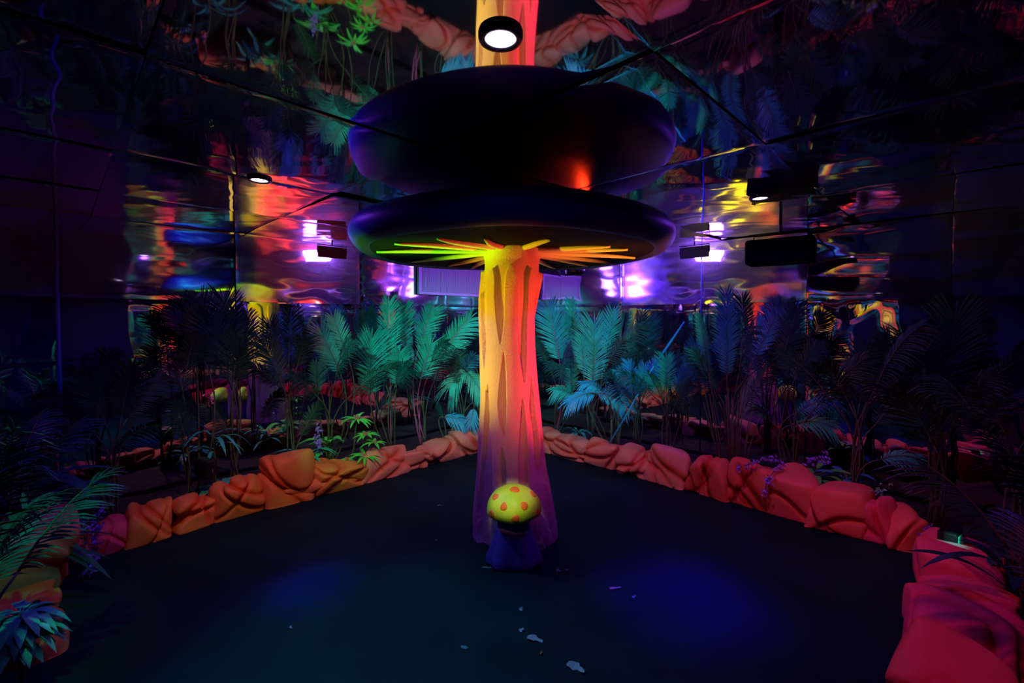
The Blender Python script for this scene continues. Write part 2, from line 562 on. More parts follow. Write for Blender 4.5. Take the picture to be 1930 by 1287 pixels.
FLB = 1.99
OUT = HALF + 0.162          # the back walls, from the floor's centre
INN = HALF - 0.262
for a0, a1, b0, b1, nm in ((FLB + 0.2, OUT, -INN, OUT, 0), (-INN, FLB + 0.2, FLB + 0.2, OUT, 1),
                           (-INN, -FLB - 0.42, -0.9, FLB + 0.2, 2), (-0.9, FLB + 0.2, -INN, -FLB - 0.25, 3)):
    n = 24
    g = Geo()
    a0 += 0.012; a1 -= 0.012; b0 += 0.012; b1 -= 0.012
    for j in range(n + 1):
        for i in range(n + 1):
            a = a0 + (a1 - a0) * i / n; b = b0 + (b1 - b0) * j / n
            g.v.append(uv(a, b, 0.06 + 0.025 * nz(a, b, nm, 4)))
    for j in range(n):
        for i in range(n):
            q = j * (n + 1) + i
            g.f.append((q, q + 1, q + n + 2, q + n + 1))
    # skirt
    ring = [i for i in range(n + 1)] + [(k + 1) * (n + 1) + n for k in range(n)] + [n * (n + 1) + n - 1 - k for k in range(n)] + [(n - 1 - k) * (n + 1) for k in range(n - 1)]
    s0 = len(g.v)
    for q in ring: g.v.append(Vector((g.v[q].x, g.v[q].y, 0.001)))
    for k in range(len(ring)):
        k1 = (k + 1) % len(ring)
        g.f.append((ring[k], s0 + k, s0 + k1, ring[k1]))
    o = g.obj('soil_bed', M['soil'])
    tagit(o, ['dark soil bed running behind the rocks under the right mirror wall', 'dark soil bed running behind the rocks under the left mirror wall',
              'dark soil bed of the near left border', 'dark soil bed of the near right border'][nm], 'soil')
    o['kind'] = 'stuff'

# ------------------------------------------------------------------ the giant mushroom
MX, MY = -0.005, 3.40
giant = empty('giant_mushroom', (MX, MY, 0), 'giant mushroom column with grooved cream stem under a wide dark blue cap', 'sculpture')

# stem: (pixel row, centre px, width px)
prof_px = [(455, 965, 112), (480, 965, 117), (520, 964, 117), (560, 958, 113), (600, 955, 107), (650, 956, 106), (700, 958, 109), (760, 961, 114), (820, 962, 121),
           (860, 963, 127), (900, 964, 134), (950, 967, 146), (1000, 969, 158), (1030, 971, 163), (1058, 971, 166)]


def stem_at_px(py):
    for a, b in zip(prof_px, prof_px[1:]):
        if py <= b[0]:
            t = max(0, (py - a[0]) / (b[0] - a[0]))
            return a[1] + (b[1] - a[1]) * t, a[2] + (b[2] - a[2]) * t
    return prof_px[-1][1:]


z_of = []
for py in range(440, 1081, 4):
    c, wd = stem_at_px(py)
    R = wd / 2 / F * 3.36
    p = P(c, py, MY - R)
    cx = (c - 965) / F * 3.36 - MX
    z_of.append((p.z, R, cx, py))
z_of.sort()
zs = np.array([q[0] for q in z_of]); Rs = np.array([q[1] for q in z_of]); Cs = np.array([q[2] for q in z_of]); Ps = np.array([q[3] for q in z_of])

# recessed channels: list of (row, centre px, half width px)
CH = [
    [(500, 911, 6), (560, 911, 5.5), (620, 911, 5), (660, 912, 3.5), (697, 913, 0)],
    [(500, 943, 8), (560, 942, 8.5), (600, 943, 6.5), (630, 944, 3), (648, 944, 0)],
    [(500, 986, 9), (560, 985, 9.5), (620, 984, 8.5), (670, 986, 6), (722, 988, 0)],
    [(500, 1020, 5), (560, 1012, 3), (600, 1010, 2), (640, 1010, 0)],
    [(662, 950, 0), (700, 949, 4), (760, 947, 7), (795, 948, 5), (826, 951, 0)],
    [(725, 920, 0), (770, 918, 3.5), (840, 916, 8), (900, 913, 11), (980, 910, 14), (1030, 908, 10), (1070, 908, 0)],
    [(752, 984, 0), (800, 985, 4.5), (860, 986, 8), (920, 986, 8), (1000, 986, 5), (1060, 986, 0)],
    [(845, 946, 0), (870, 947, 5), (900, 947, 6.5), (940, 948, 4), (960, 949, 0)],
    [(820, 1019, 0), (860, 1024, 3.5), (920, 1031, 5), (980, 1037, 5), (1040, 1042, 0)],
    [(800, 902, 0), (860, 898, 3), (930, 895, 3.5), (1000, 894, 3), (1050, 893, 0)],
]
NT, NZ = 300, 330
zmin, zmax = 0.0, 2.13
rng = np.random.RandomState(3)


def smooth01(x):
    x = np.clip(x, 0, 1)
    return x * x * (3 - 2 * x)


vs, fs = [], []
sets = []
for rep, (shift, mir, dy) in enumerate(((0, 1, 0), (PI, -1, 12), (PI / 2 * 1.05, 1, -18), (-PI / 2 * 1.05, -1, 9))):
    for ci, c in enumerate(CH):
        if rep >= 2 and ci in (0, 3, 8, 9): continue
        ys = np.array([q[0] for q in c], float) + (dy if c[0][2] == 0 or True else 0)
        if c[0][2] > 0: ys[0] = 500
        xs = np.array([q[1] for q in c], float); hw = np.array([q[2] for q in c], float)
        sets.append((shift, mir, ys, xs, hw, c[0][2] > 0, rep))
for j in range(NZ + 1):
    z = zmin + (zmax - zmin) * j / NZ
    R = np.interp(z, zs, Rs); cx = np.interp(z, zs, Cs); py = np.interp(z, zs, Ps)
    cpx, wpx = stem_at_px(py)
    th = np.arange(NT) * 2 * PI / NT        # 0 faces the camera, positive to the right
    rec = np.zeros(NT)
    hwpx = wpx / 2
    for (shift, mir, ys, xs, hw, opened, rep) in sets:
        if py > ys[-1] + 3 or py < (470 if opened else ys[0] - 3): continue
        x = np.interp(py, ys, xs); h = np.interp(py, ys, hw)
        if opened and py < 545:
            # fingers have round tops: the channel widens upwards into the collar
            t = np.clip((538 - py) / 42.0, 0, 1)
            h = h + 14 * (1 - np.sqrt(np.clip(1 - t ** 2.2, 0, 1)))
            if py < 497: h = 60
        cen_x = np.interp(py, [q[0] for q in prof_px], [q[1] for q in prof_px])
        s = np.clip((x - cen_x) / (hwpx + 1), -0.985, 0.985)
        t0 = math.asin(s) * mir + shift
        # angular half width
        dth = h / hwpx / max(0.35, math.cos(math.asin(s)))
        d = np.abs((th - t0 + PI) % (2 * PI) - PI)
        if rep < 2 and h < 50:
            d = np.where(d > 2.2, 9, d)
        soft = 0.035
        rec = np.maximum(rec, smooth01((dth - d) / soft + 0.5) if dth > 0.002 else 0)
    if py < 497:
        rec[:] = 1
    depth = 0.029 + 0.014 * smooth01((py - 520) / 250.0)
    rr = R - depth * rec
    # collar: flush with the channels but swelling out under the cap
    if py < 490: rr = rr + 0.024 * smooth01((490 - py) / 30.0)
    # finger edges roll a little, whole stem slightly lumpy
    for k in range(NT):
        a = th[k]
        q = rr[k] + 0.004 * nz(math.sin(a) * 1.2, math.cos(a) * 1.2, z * 1.5, 2.2)
        vs.append((cx + q * math.sin(a), -q * math.cos(a), z))
for j in range(NZ):
    for k in range(NT):
        k1 = (k + 1) % NT
        fs.append((j * NT + k, j * NT + k1, (j + 1) * NT + k1, (j + 1) * NT + k))
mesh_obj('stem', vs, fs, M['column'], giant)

# cap: underside and top shell
def under_z(r):
    return 2.118 - 0.012 * r - 0.03 * (r / 1.14) ** 4


def wob(r, z, a):
    k = (r / 1.14)
    return r * (1 + 0.012 * k * math.sin(3 * a + 0.6) + 0.006 * k * math.sin(7 * a)), z + 0.006 * k * math.sin(4 * a + 1)


pr = [(0.12, under_z(0.12))] + [(r, under_z(r)) for r in np.linspace(0.2, 1.02, 14)]
pu, pf = lathe(pr, 128, wob)
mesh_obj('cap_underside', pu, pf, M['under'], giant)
rim = []
for t in np.linspace(0, 1, 15):
    a = -PI / 2 * 0.9 + t * (PI / 2 * 0.9 + PI / 2 * 0.78)
    rim.append((1.035 + 0.125 * math.cos(a), 2.175 + 0.105 * math.sin(a)))
rim = [(1.02, under_z(1.02))] + rim
dome = [(0.95, 2.315), (0.86, 2.345), (0.72, 2.372), (0.55, 2.395), (0.38, 2.41), (0.2, 2.42), (0.05, 2.424), (0.001, 2.424)]
pu, pf = lathe(rim + dome, 160, wob)
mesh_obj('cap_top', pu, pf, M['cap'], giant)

# gills: thin ropes running out from the stem on the underside
tips = [(745, 455), (710, 470), (770, 490), (825, 448), (908, 452), (850, 498), (885, 503),
        (1037, 452), (1150, 463), (1183, 468), (1207, 482), (1172, 494), (1138, 501), (1062, 506)]
gl = []
for (px, py) in tips:
    # meet of the pixel ray with z = 2.1
    u = (px - 965) / F; v = (PY0 - py) / F
    dy = math.cos(PITCH) + v * math.sin(PITCH); dz = -math.sin(PITCH) + v * math.cos(PITCH)
    k = (2.1 - EYE) / dz
    x, y = u * k - MX, dy * k - MY
    gl.append((math.atan2(y, x), min(0.98, math.hypot(x, y))))
for a, r in ((PI * 0.55, 0.75), (PI * 0.40, 0.8)):
    gl.append((a, r))
rg = random.Random(8)
for (a, rmax) in gl:
    pts, rad = [], []
    n = 16
    r0 = 0.17
    amp, ph = rg.uniform(0.01, 0.03), rg.uniform(0, 6)
    for i in range(n + 1):
        t = i / n
        r = r0 + (rmax - r0) * t
        off = amp * math.sin(ph + t * 5) * t + 0.0
        pts.append((r * math.cos(a) - off * math.sin(a), r * math.sin(a) + off * math.cos(a), under_z(r) - 0.010))
        rad.append(0.005 + 0.017 * math.sin(PI * min(1, 0.25 + 0.72 * t)) ** 0.7)
    g = Geo(); g.tube(pts, rad, 8)
    g.obj('gill', M['gill'], giant)

# ------------------------------------------------------------------ the small mushroom at its foot
sm = empty('small_mushroom', (0.012, 2.955, 0), 'knee-high mushroom with lime cap and orange spots at the foot of the column', 'sculpture')


def sm_mod(r, z, a):
    k = 1 + 0.10 * math.cos(5 * a + 0.4) * max(0, 1 - z / 0.30)
    x, y = r * k * math.cos(a), r * k * math.sin(a)
    if y > 0: y *= 0.45
    return math.hypot(x, y), z


v, f = [], []
prof = [(0.170, 0.0), (0.176, 0.02), (0.170, 0.06), (0.150, 0.12), (0.125, 0.19), (0.107, 0.26), (0.10, 0.32), (0.10, 0.37)]
seg = 72
for (r, z) in prof:
    for k in range(seg):
        a = 2 * PI * k / seg
        kk = 1 + 0.07 * math.cos(6 * a + 0.4) * max(0, 1 - z / 0.33)
        x, y = r * kk * math.cos(a), r * kk * math.sin(a)
        y *= 0.30 if y > 0 else 0.62
        v.append((x, y, z))
for i in range(len(prof) - 1):
    for k in range(seg):
        k1 = (k + 1) % seg
        f.append((i * seg + k, i * seg + k1, (i + 1) * seg + k1, (i + 1) * seg + k))
f.append(tuple(range(seg))[::-1])
mesh_obj('stem', v, f, M['stem'], sm)


def capr(th, ph):
    """lumpy facetted half-dome: ph from -pi/2 (under) to pi/2 (crown)"""
    fx = 0.006 * math.cos(5 * th + 1) * math.cos(ph) + 0.005 * nz(math.cos(th) * 2, math.sin(th) * 2, ph * 2)
    R = 0.176 + fx
    zz = 0.150 if ph > 0 else 0.085
    x, y, z = R * math.cos(ph) * math.cos(th), (R - 0.012) * math.cos(ph) * math.sin(th), zz * math.sin(ph)
    if y > 0: y *= 0.80
    return Vector((x, y - 0.01, 0.375 + z))


v, f = [], []
NA, NP = 96, 48
for i in range(NP + 1):
    ph = -PI / 2 + PI * i / NP
    for k in range(NA):
        v.append(capr(2 * PI * k / NA, ph))
for i in range(NP):
    for k in range(NA):
        k1 = (k + 1) % NA
        f.append((i * NA + k, i * NA + k1, (i + 1) * NA + k1, (i + 1) * NA + k))
cap = mesh_obj('cap', v, f, M['lime'], sm)
spots = [(-PI / 2 - 0.92, -0.08, 0.024, 0.036), (-PI / 2 + 0.06, -0.06, 0.026, 0.03), (-PI / 2 + 1.02, -0.08, 0.022, 0.036),
         (-PI / 2 - 0.42, 0.42, 0.024, 0.022), (-PI / 2 + 0.42, 0.46, 0.026, 0.022), (-PI / 2 - 1.05, 0.70, 0.026, 0.018), (-PI / 2 + 0.1, 1.22, 0.032, 0.022),
         (-PI / 2 + 1.25, 0.75, 0.024, 0.02), (0.4, 0.1, 0.024, 0.03), (PI - 0.4, 0.1, 0.024, 0.03), (PI / 2, 0.5, 0.026, 0.024)]
for (th, ph, ra, rb) in spots:
    g = Geo()
    n = 20
    cen = capr(th, ph)
    nrm = (capr(th + 0.02, ph) - cen).cross(capr(th, ph + 0.02) - cen).normalized()
    g.v.append(cen + nrm * 0.005)
    for ring, hgt in ((0.55, 0.0045), (0.9, 0.004), (1.0, -0.002)):
        for k in range(n):
            a = 2 * PI * k / n
            wbl = 1 + 0.08 * math.sin(3 * a + th * 5)
            dth = ra * ring * wbl * math.cos(a) / (0.176 * max(0.25, math.cos(ph)))
            dph = rb * ring * wbl * math.sin(a) / 0.13
            p = capr(th + dth, ph + dph)
            g.v.append(p + nrm * hgt)
    for k in range(n):
        k1 = (k + 1) % n
        g.f.append((0, 1 + k, 1 + k1))
        for q in range(2):
            a0 = 1 + q * n
            g.f.append((a0 + k, a0 + n + k, a0 + n + k1, a0 + k1))
    g.obj('spot', M['orange'], cap)

# ------------------------------------------------------------------ rocks
bmi = bmesh.new(); bmesh.ops.create_icosphere(bmi, subdivisions=6, radius=1)
ICO5 = (np.array([v.co[:] for v in bmi.verts]), [tuple(v.index for v in f.verts) for f in bmi.faces]); bmi.free()
bmi = bmesh.new(); bmesh.ops.create_icosphere(bmi, subdivisions=5, radius=1)
ICO4 = (np.array([v.co[:] for v in bmi.verts]), [tuple(v.index for v in f.verts) for f in bmi.faces]); bmi.free()
# create_icosphere counts from 1: 6 gives 10242 points, 5 gives 2562


def rock(base, ex, ey, L, D, H, mat, seed, label, lean=0.0, big=False, z0=0.0, folds=3, group='painted foam rocks along the planter borders'):
    r = np.random.RandomState(seed)
    dirs, faces = ICO5 if big else ICO4
    pl = [((1, 0, 0), 1.0), ((-1, 0, 0), 1.0), ((0, 1, 0), 1.0), ((0, -1, 0), 1.0), ((0, 0, 1), 1.0), ((0, 0, -1), 1.0)]
    N, Hh = [], []
    for n, h in pl:
        n = np.array(n, float) + r.uniform(-0.22, 0.22, 3)
        N.append(n / np.linalg.norm(n)); Hh.append(h * r.uniform(0.86, 1.0))
    for _ in range(7):
        n = r.normal(0, 1, 3)
        n[2] = abs(n[2]) * 0.8
        N.append(n / np.linalg.norm(n)); Hh.append(r.uniform(0.92, 1.16))
    N = np.array(N); Hh = np.array(Hh)
    d = np.maximum(dirs @ N.T, 0) / Hh
    p = 11.0
    rad = 1.0 / (np.sum(d ** p, axis=1) ** (1 / p))
    pts = dirs * rad[:, None]
    # folds: slanting creases that divide the boulder into slabs
    cre = np.zeros(len(pts))
    for k in range(folds):
        ang = r.uniform(0.3, 1.2) * (1 if r.rand() < 0.75 else -1)
        n = np.array([math.sin(ang) * (-1 if lean < 0 else 1), r.uniform(-0.5, 0.1), math.cos(ang)])
        n /= np.linalg.norm(n)
        bend = 0.22 * np.sin(pts[:, 0] * 2.2 + r.uniform(0, 6))
        o = r.uniform(-0.55, 0.65)
        s = pts @ n - o + bend
        step = 0.07 * np.tanh(s / 0.06) * (1 if r.rand() < 0.6 else -1)
        valley = np.exp(-(s / 0.10) ** 2)
        fade = np.clip(1.1 - np.abs(pts @ np.array([math.cos(ang), 0, -math.sin(ang)]) - r.uniform(-0.5, 0.5)) * 0.55, 0, 1)
        pts = pts * (1 - (0.17 * valley * fade - step * fade * 0.9)[:, None])
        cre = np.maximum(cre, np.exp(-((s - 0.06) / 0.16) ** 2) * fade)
    q = np.array([nz(*(v * 1.3 + seed)) for v in pts]) if len(pts) < 3000 else 0
    pts = pts * (1 + 0.05 * (q if isinstance(q, np.ndarray) else 0))[:, None] if isinstance(q, np.ndarray) else pts
    lp = pts * np.array([L / 2 * 1.04, D / 2, H * 0.62])
    lp[:, 2] += H * 0.40
    lp[:, 0] += lean * lp[:, 2]
    lp[:, 2] = np.maximum(lp[:, 2], 0.0)
    top = lp[:, 2].max()
    lp[:, 2] *= H / top
    w = base.to_tuple()
    ex_ = np.array(ex); ey_ = np.array(ey)
    wp = lp[:, [0]] * ex_ + lp[:, [1]] * ey_ + lp[:, [2]] * np.array([0, 0, 1.0])
    o = mesh_obj('rock', wp.tolist(), faces, mat, loc=(w[0], w[1], w[2] + z0))
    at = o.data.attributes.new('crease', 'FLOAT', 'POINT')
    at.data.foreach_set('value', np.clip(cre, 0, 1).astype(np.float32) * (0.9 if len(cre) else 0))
    tagit(o, label, 'rock', group)
    return o


def edge_pos(side, px, back=0.0):
    """point of the floor edge (side -1: back left, +1: back right) seen in pixel column px, moved outwards by back"""
    off = (FLB + back)
    c = FCY + off * math.sqrt(2)
    u = (px - 965) / F
    y = c / (1 + u) if side > 0 else c / (1 - u)
    return Vector((u * y, y, 0))


def edge_rock(side, pa, pb, top, mat, seed, label, D=0.34, **kw):
    a, b = edge_pos(side, pa), edge_pos(side, pb)
    L = (b - a).length
    outw = U if side > 0 else V
    mid = (a + b) / 2 + outw * (D * 0.42)
    pc = (pa + pb) / 2
    H = P(pc, top, mid.y).z - kw.get('z0', 0)
    ex = (-V) if side > 0 else (U)
    rock(mid, ex, outw, L * 1.10, D, H, mat, seed, label, big=(pb - pa > 90), **kw)


RO, RS, RR, RP = M['rock_orange'], M['rock_salmon'], M['rock_red'], M['rock_pink']
left_rocks = [
    (905, 948, 822, RS, 'salmon foam rock in the back corner, hidden behind the column', {}),
    (862, 912, 806, RS, 'highest pink-salmon rock just beside the left edge of the column', {'D': 0.42}),
    (800, 872, 830, RS, 'flat-topped salmon rock with slanting folds, second left of the column', {'folds': 4, 'lean': 0.1}),
    (762, 812, 846, RS, 'small salmon rock wedged in the seam next to a domed rock', {'D': 0.26}),
    (688, 778, 840, RS, 'round domed salmon rock beside the bright green plant', {}),
    (600, 692, 862, RO, 'low orange rock under the bright green plant', {'D': 0.46}),
    (498, 600, 852, RO, 'tallest orange rock of the left border with a rounded head', {'D': 0.40, 'folds': 3}),
    (560, 690, 892, RO, 'long orange rock slab lying low in front of the tall one', {'D': 0.24, 'folds': 4, 'lean': -0.1}),
    (402, 502, 900, RO, 'orange rock with a red underside beside the tallest left rock', {}),
    (318, 408, 930, RO, 'sloping terracotta rock in the middle of the dark left border', {'folds': 4, 'lean': 0.1}),
    (238, 326, 948, RO, 'shadowed rust orange rock under the black spotlight', {}),
    (172, 242, 976, RP, 'dusky crimson rock beside the hanging violet blossoms', {}),
    (128, 178, 990, RR, 'dark maroon rock in the left corner behind the blossoms', {}),
]
for i, (pa, pb, tp, m, lab, kw) in enumerate(left_rocks):
    edge_rock(-1, pa, pb, tp, m, 100 + i * 7, lab, **kw)
right_rocks = [
    (985, 1045, 806, RS, 'rounded pale salmon rock just beside the right edge of the column', {'D': 0.40}),
    (1035, 1100, 822, RS, 'pale folded salmon rock, second right of the column', {'folds': 4}),
    (1092, 1162, 828, RS, 'pale salmon rock with a domed top, third right of the column', {'folds': 3}),
    (1155, 1222, 844, RS, 'salmon rock with red stripes beside the split in the right border', {'folds': 5, 'lean': -0.15}),
    (1212, 1292, 838, RS, 'blocky salmon rock ending at the dark gap in the right border', {'folds': 3}),
    (1294, 1372, 856, RR, 'coral rock with crossing folds right after the dark gap', {'folds': 5}),
    (1366, 1452, 866, RR, 'coral red rock that the violet blossoms hang over', {'folds': 4}),
    (1440, 1545, 884, RR, 'tall dark red boulder between two blossom sprigs', {'D': 0.40, 'folds': 1}),
    (1512, 1608, 940, RR, 'small rounded red rock in front of the dark red boulder', {'D': 0.2, 'folds': 1}),
    (1540, 1640, 912, RR, 'dull red rock lying behind the small rounded one', {'D': 0.44}),
    (1608, 1690, 934, RP, 'crimson rock with a little green sprig on its top', {'folds': 2}),
    (1680, 1752, 962, RR, 'brownish crimson rock at the right corner next to the spotlight', {'folds': 2}),
]
for i, (pa, pb, tp, m, lab, kw) in enumerate(right_rocks):
    edge_rock(1, pa, pb, tp, m, 300 + i * 11, lab, **kw)
# the front borders, by position along them
fl = [(0.02, 0.34, 0.36, RP, 'reddish rock at the left corner with jagged black leaves before it'),
      (0.42, 0.44, 0.50, RR, 'pink-brown rock of the near left border, above the near shrub'),
      (0.86, 0.40, 0.29, RO, 'orange-tinged rock of the near left border, half behind the near shrub')
      ]
for i, (s, L, H, m, lab) in enumerate(fl):
    p = FO - U * (FLB + 0.32) + V * (FLB - s)
    rock(p, V, -U, L * 1.1, 0.40, H, m, 500 + i * 5, lab, big=True)
fr = [(0.14, 0.26, 0.235, RP, 'slender upright crimson rock leaning on the teal-lit spotlight', 0.0),
      (0.46, 0.40, 0.28, RP, 'smooth magenta rock just below the corner spotlight', 0.0),
      (0.82, 0.38, 0.24, RP, 'wedge-shaped crimson rock between two larger magenta ones', 0.0),
      (1.24, 0.50, 0.30, RP, 'nearest and largest magenta-red rock at the bottom corner', 0.0),
      (1.70, 0.46, 0.28, RR, 'near right border rock outside the frame', 0.0)]
for i, (s, L, H, m, lab, _) in enumerate(fr):
    p = FO + U * (FLB - s) - V * (FLB + 0.15)
    rock(p, -U, -V, L * 1.1, 0.42, H, m, 600 + i * 5, lab, big=True, folds=2)

# ------------------------------------------------------------------ lamps
def downlight(x, y, label, big=False, power=60, angle=120, target=None):
    R = 0.14 if big else 0.066
    e = empty('downlight', (x, y, CEIL - 0.003), label, 'lamp', 'round blacklights set in the foil ceiling')
    pr = [(R * 0.72, -0.006), (R * 0.74, -0.012), (R * 0.88, -0.014), (R, -0.011), (R * 1.04, -0.004), (R * 1.04, 0.014)]
    v, f = lathe(pr, 48)
    mesh_obj('bezel', v, f, M['black_metal'], e)
    dome = [(R * 0.86 * math.sin(q), -0.004 - (0.055 * math.cos(q) if big else 0.004 * math.cos(q))) for q in (0.01, 0.3, 0.6, 0.9, 1.2, PI / 2)]
    v, f = lathe(dome, 40)
    mesh_obj('lens', v, f, M['uv_flood'] if big else M['uv_lens'], e)
    t = target or (x, y, 0)
    spot('downlight_beam', (x, y, CEIL - 0.075), t, power, UV, angle, 0.8, 0.03)
    return e


downlight(-0.035, 1.42, 'round blacklight in the foil ceiling before the big cap, nearest the viewer', power=12, angle=160)
downlight(-1.56, 2.84, 'round blacklight in the ceiling left of the big cap, above the left border', power=36, angle=176, target=(-1.45, 2.95, 0))
downlight(1.76, 3.26, 'round blacklight in the ceiling right of the big cap, above the right border', power=30, angle=174, target=(1.6, 3.26, 0))


def wall_washer(pos, face, label):
    """slim floodlight hung from the ceiling, its lit face turned to the foil wall"""
    side = Vector((-face.y, face.x, 0))
    e = empty('wall_washer', pos, label, 'lamp', 'violet floodlights hung close to the foil walls')
    mt = Matrix(((side.x, face.x, 0, 0), (side.y, face.y, 0, 0), (0, 0, 1, 0), (0, 0, 0, 1)))
    bm = bmesh.new(); add_box(bm, (-0.16, -0.012, -0.05), (0.16, 0.012, 0.075), 0.006, mt)
    bm_obj('housing', bm, M['black_metal'], e, smooth=False)
    bm = bmesh.new(); add_box(bm, (-0.152, 0.011, -0.044), (0.152, 0.018, 0.068), 0.0, mt)
    bm_obj('lens', bm, M['uv_flood'], e, smooth=False)
    g = Geo(); g.tube([side * 0.165, side * 0.165 + Vector((0, 0, 0.09)), side * -0.165 + Vector((0, 0, 0.09)), side * -0.165], 0.006, 6)
    g.tube([Vector((0, 0, 0.09)), Vector((0, 0, CEIL - pos.z - 0.004))], 0.008, 6)
    g.obj('bracket', M['black_metal'], e)


wall_washer(BACK - U * 3.02 - V * 0.20 + Vector((0, 0, 2.33)), V, 'slim violet floodlight close to the left foil wall')
wall_washer(BACK - V * 3.05 - U * 0.20 + Vector((0, 0, 2.33)), U, 'slim violet floodlight close to the right foil wall')
spot('wash_violet', (-2.0, 4.95, 2.28), (-1.7, 5.0, 0.8), 22, UV, 120, 0.9)
spot('wash_violet', (2.0, 4.95, 2.28), (1.7, 5.0, 0.8), 22, UV, 120, 0.9)
spot('grille_violet', (1.95, 4.95, CEIL - 0.15), (-0.88, 6.48, 2.1), 330, (0.30, 0.06, 1.0), 40, 0.9, 0.05)  # extra spot added to brighten the grille
spot('wall_violet', (-1.95, 4.9, CEIL - 0.15), (1.4, 5.9, 1.9), 220, (0.12, 0.03, 1.0), 60, 0.9, 0.05)  # extra spot added to tint the upper back wall blue
spot('floor_teal', (-1.56, 2.84, CEIL - 0.08), (-0.5, 1.9, 0), 160, (0.0, 0.55, 0.75), 62, 1.0, 0.1)  # wide teal spot added to tint the floor
# narrow blue beams that make the pools on the floor
spot('blue_beam', (-1.56, 2.84, CEIL - 0.08), (-1.22, 2.70, 0), 420, (0.0, 0.02, 1.0), 15, 1.0, 0.15)
spot('blue_beam', (1.76, 3.26, CEIL - 0.08), (1.0, 2.62, 0), 520, (0.0, 0.01, 1.0), 24, 1.0, 0.2)


def can_spot(loc, target, label, lens, mount_to=None, L=0.2, R=0.055):
    """cylindrical stage spotlight on a yoke"""
    e = empty('spotlight', loc, label, 'spotlight')
    d = (Vector(target) - Vector(loc)).normalized()
    a = d.orthogonal().normalized(); b = d.cross(a)
    rot = Matrix((a, b, d)).transposed()
    v, f = lathe([(0.001, -L * 0.5), (R * 0.7, -L * 0.5), (R * 0.95, -L * 0.42), (R, -L * 0.3), (R, L * 0.5), (R * 0.86, L * 0.5), (R * 0.84, L * 0.40)], 40)
    mesh_obj('housing', [rot @ Vector(q) for q in v], f, M['black_metal'], e)
    v, f = lathe([(0.001, L * 0.40), (R * 0.84, L * 0.40)], 32)
    mesh_obj('lens', [rot @ Vector(q) for q in v], f, lens, e)
    for k in range(4):
        v, f = lathe([(R * 1.0, -L * (0.30 - k * 0.07)), (R * 1.1, -L * (0.29 - k * 0.07)), (R * 1.1, -L * (0.27 - k * 0.07)), (R * 1.0, -L * (0.26 - k * 0.07))], 32)
        mesh_obj('cooling_fin', [rot @ Vector(q) for q in v], f, M['black_metal'], e)
    side = d.cross(Vector((0, 0, 1))).normalized()
    up = Vector((0, 0, 1)) if mount_to is None or mount_to > 0 else Vector((0, 0, -1))
    g = Geo()
    hgt = abs(mount_to or 0.1)
    g.tube([side * R * 1.15, side * R * 1.2 + up * R * 1.6, -side * R * 1.2 + up * R * 1.6, -side * R * 1.15], 0.006, 8)
    g.tube([up * R * 1.6, up * hgt], 0.009, 8)
    g.obj('yoke', M['black_metal'], e)
    return e


can_spot((0.72, 5.25, 2.16), (0.30, 5.15, 2.13), 'black cylindrical spotlight hanging behind the cap by the right mirror', M['violet_lens'], mount_to=0.30, L=0.24)
# black loudspeaker under the ceiling, right
sp = empty('loudspeaker', (2.26, 3.86, 2.17), 'black box loudspeaker hanging from the foil ceiling over the right border', 'speaker', rz=math.radians(-38))
bm = bmesh.new(); add_box(bm, (-0.25, -0.12, -0.105), (0.25, 0.12, 0.105), 0.02)
bm_obj('cabinet', bm, M['black'], sp, smooth=False)
bm = bmesh.new(); add_box(bm, (-0.23, -0.128, -0.09), (0.23, -0.118, 0.09), 0.004)
bm_obj('grille', bm, M['black'], sp, smooth=False)
g = Geo(); g.tube([(-0.2, 0, 0.11), (-0.2, 0, 0.15), (0.2, 0, 0.15), (0.2, 0, 0.11)], 0.008, 8); g.tube([(0, 0, 0.15), (0, 0, 0.30)], 0.012, 8)
g.obj('bracket', M['black_metal'], sp)

# floodlights in the planting
def flood(loc, rz, label, glass):
    e = empty('floodlight', loc, label, 'spotlight', rz=rz)
    bm = bmesh.new(); add_box(bm, (-0.10, -0.04, 0.02), (0.10, 0.03, 0.16), 0.012)
    bm_obj('housing', bm, M['black_metal'], e, smooth=False)
    bm = bmesh.new(); add_box(bm, (-0.085, -0.046, 0.035), (0.085, -0.038, 0.145), 0.003)
    bm_obj('glass', bm, glass, e, smooth=False)
    for k in range(5):
        bm = bmesh.new(); add_box(bm, (-0.08 + k * 0.036, 0.03, 0.03), (-0.070 + k * 0.036, 0.055, 0.15))
        bm_obj('cooling_fin', bm, M['black_metal'], e, smooth=False)
    g = Geo(); g.tube([(-0.11, 0, 0.09), (-0.115, 0, 0.0), (0.115, 0, 0.0), (0.11, 0, 0.09)], 0.007, 8)
    g.obj('bracket', M['black_metal'], e)
    return e


flood(P(1795, 1044, 2.80), math.radians(35), 'black floodlight resting on the crimson rocks in the right corner, lit teal', M['teal'])
spot('corner_teal', P(1795, 1030, 2.80) + Vector((-0.12, -0.16, 0.22)), P(1792, 1050, 2.76), 3.0, (0.0, 1.0, 0.6), 50, 0.9)
flood((-2.52, 3.72, 0.30), math.radians(-30), 'black floodlight behind the rust orange rock in the left border', M['black_metal'])

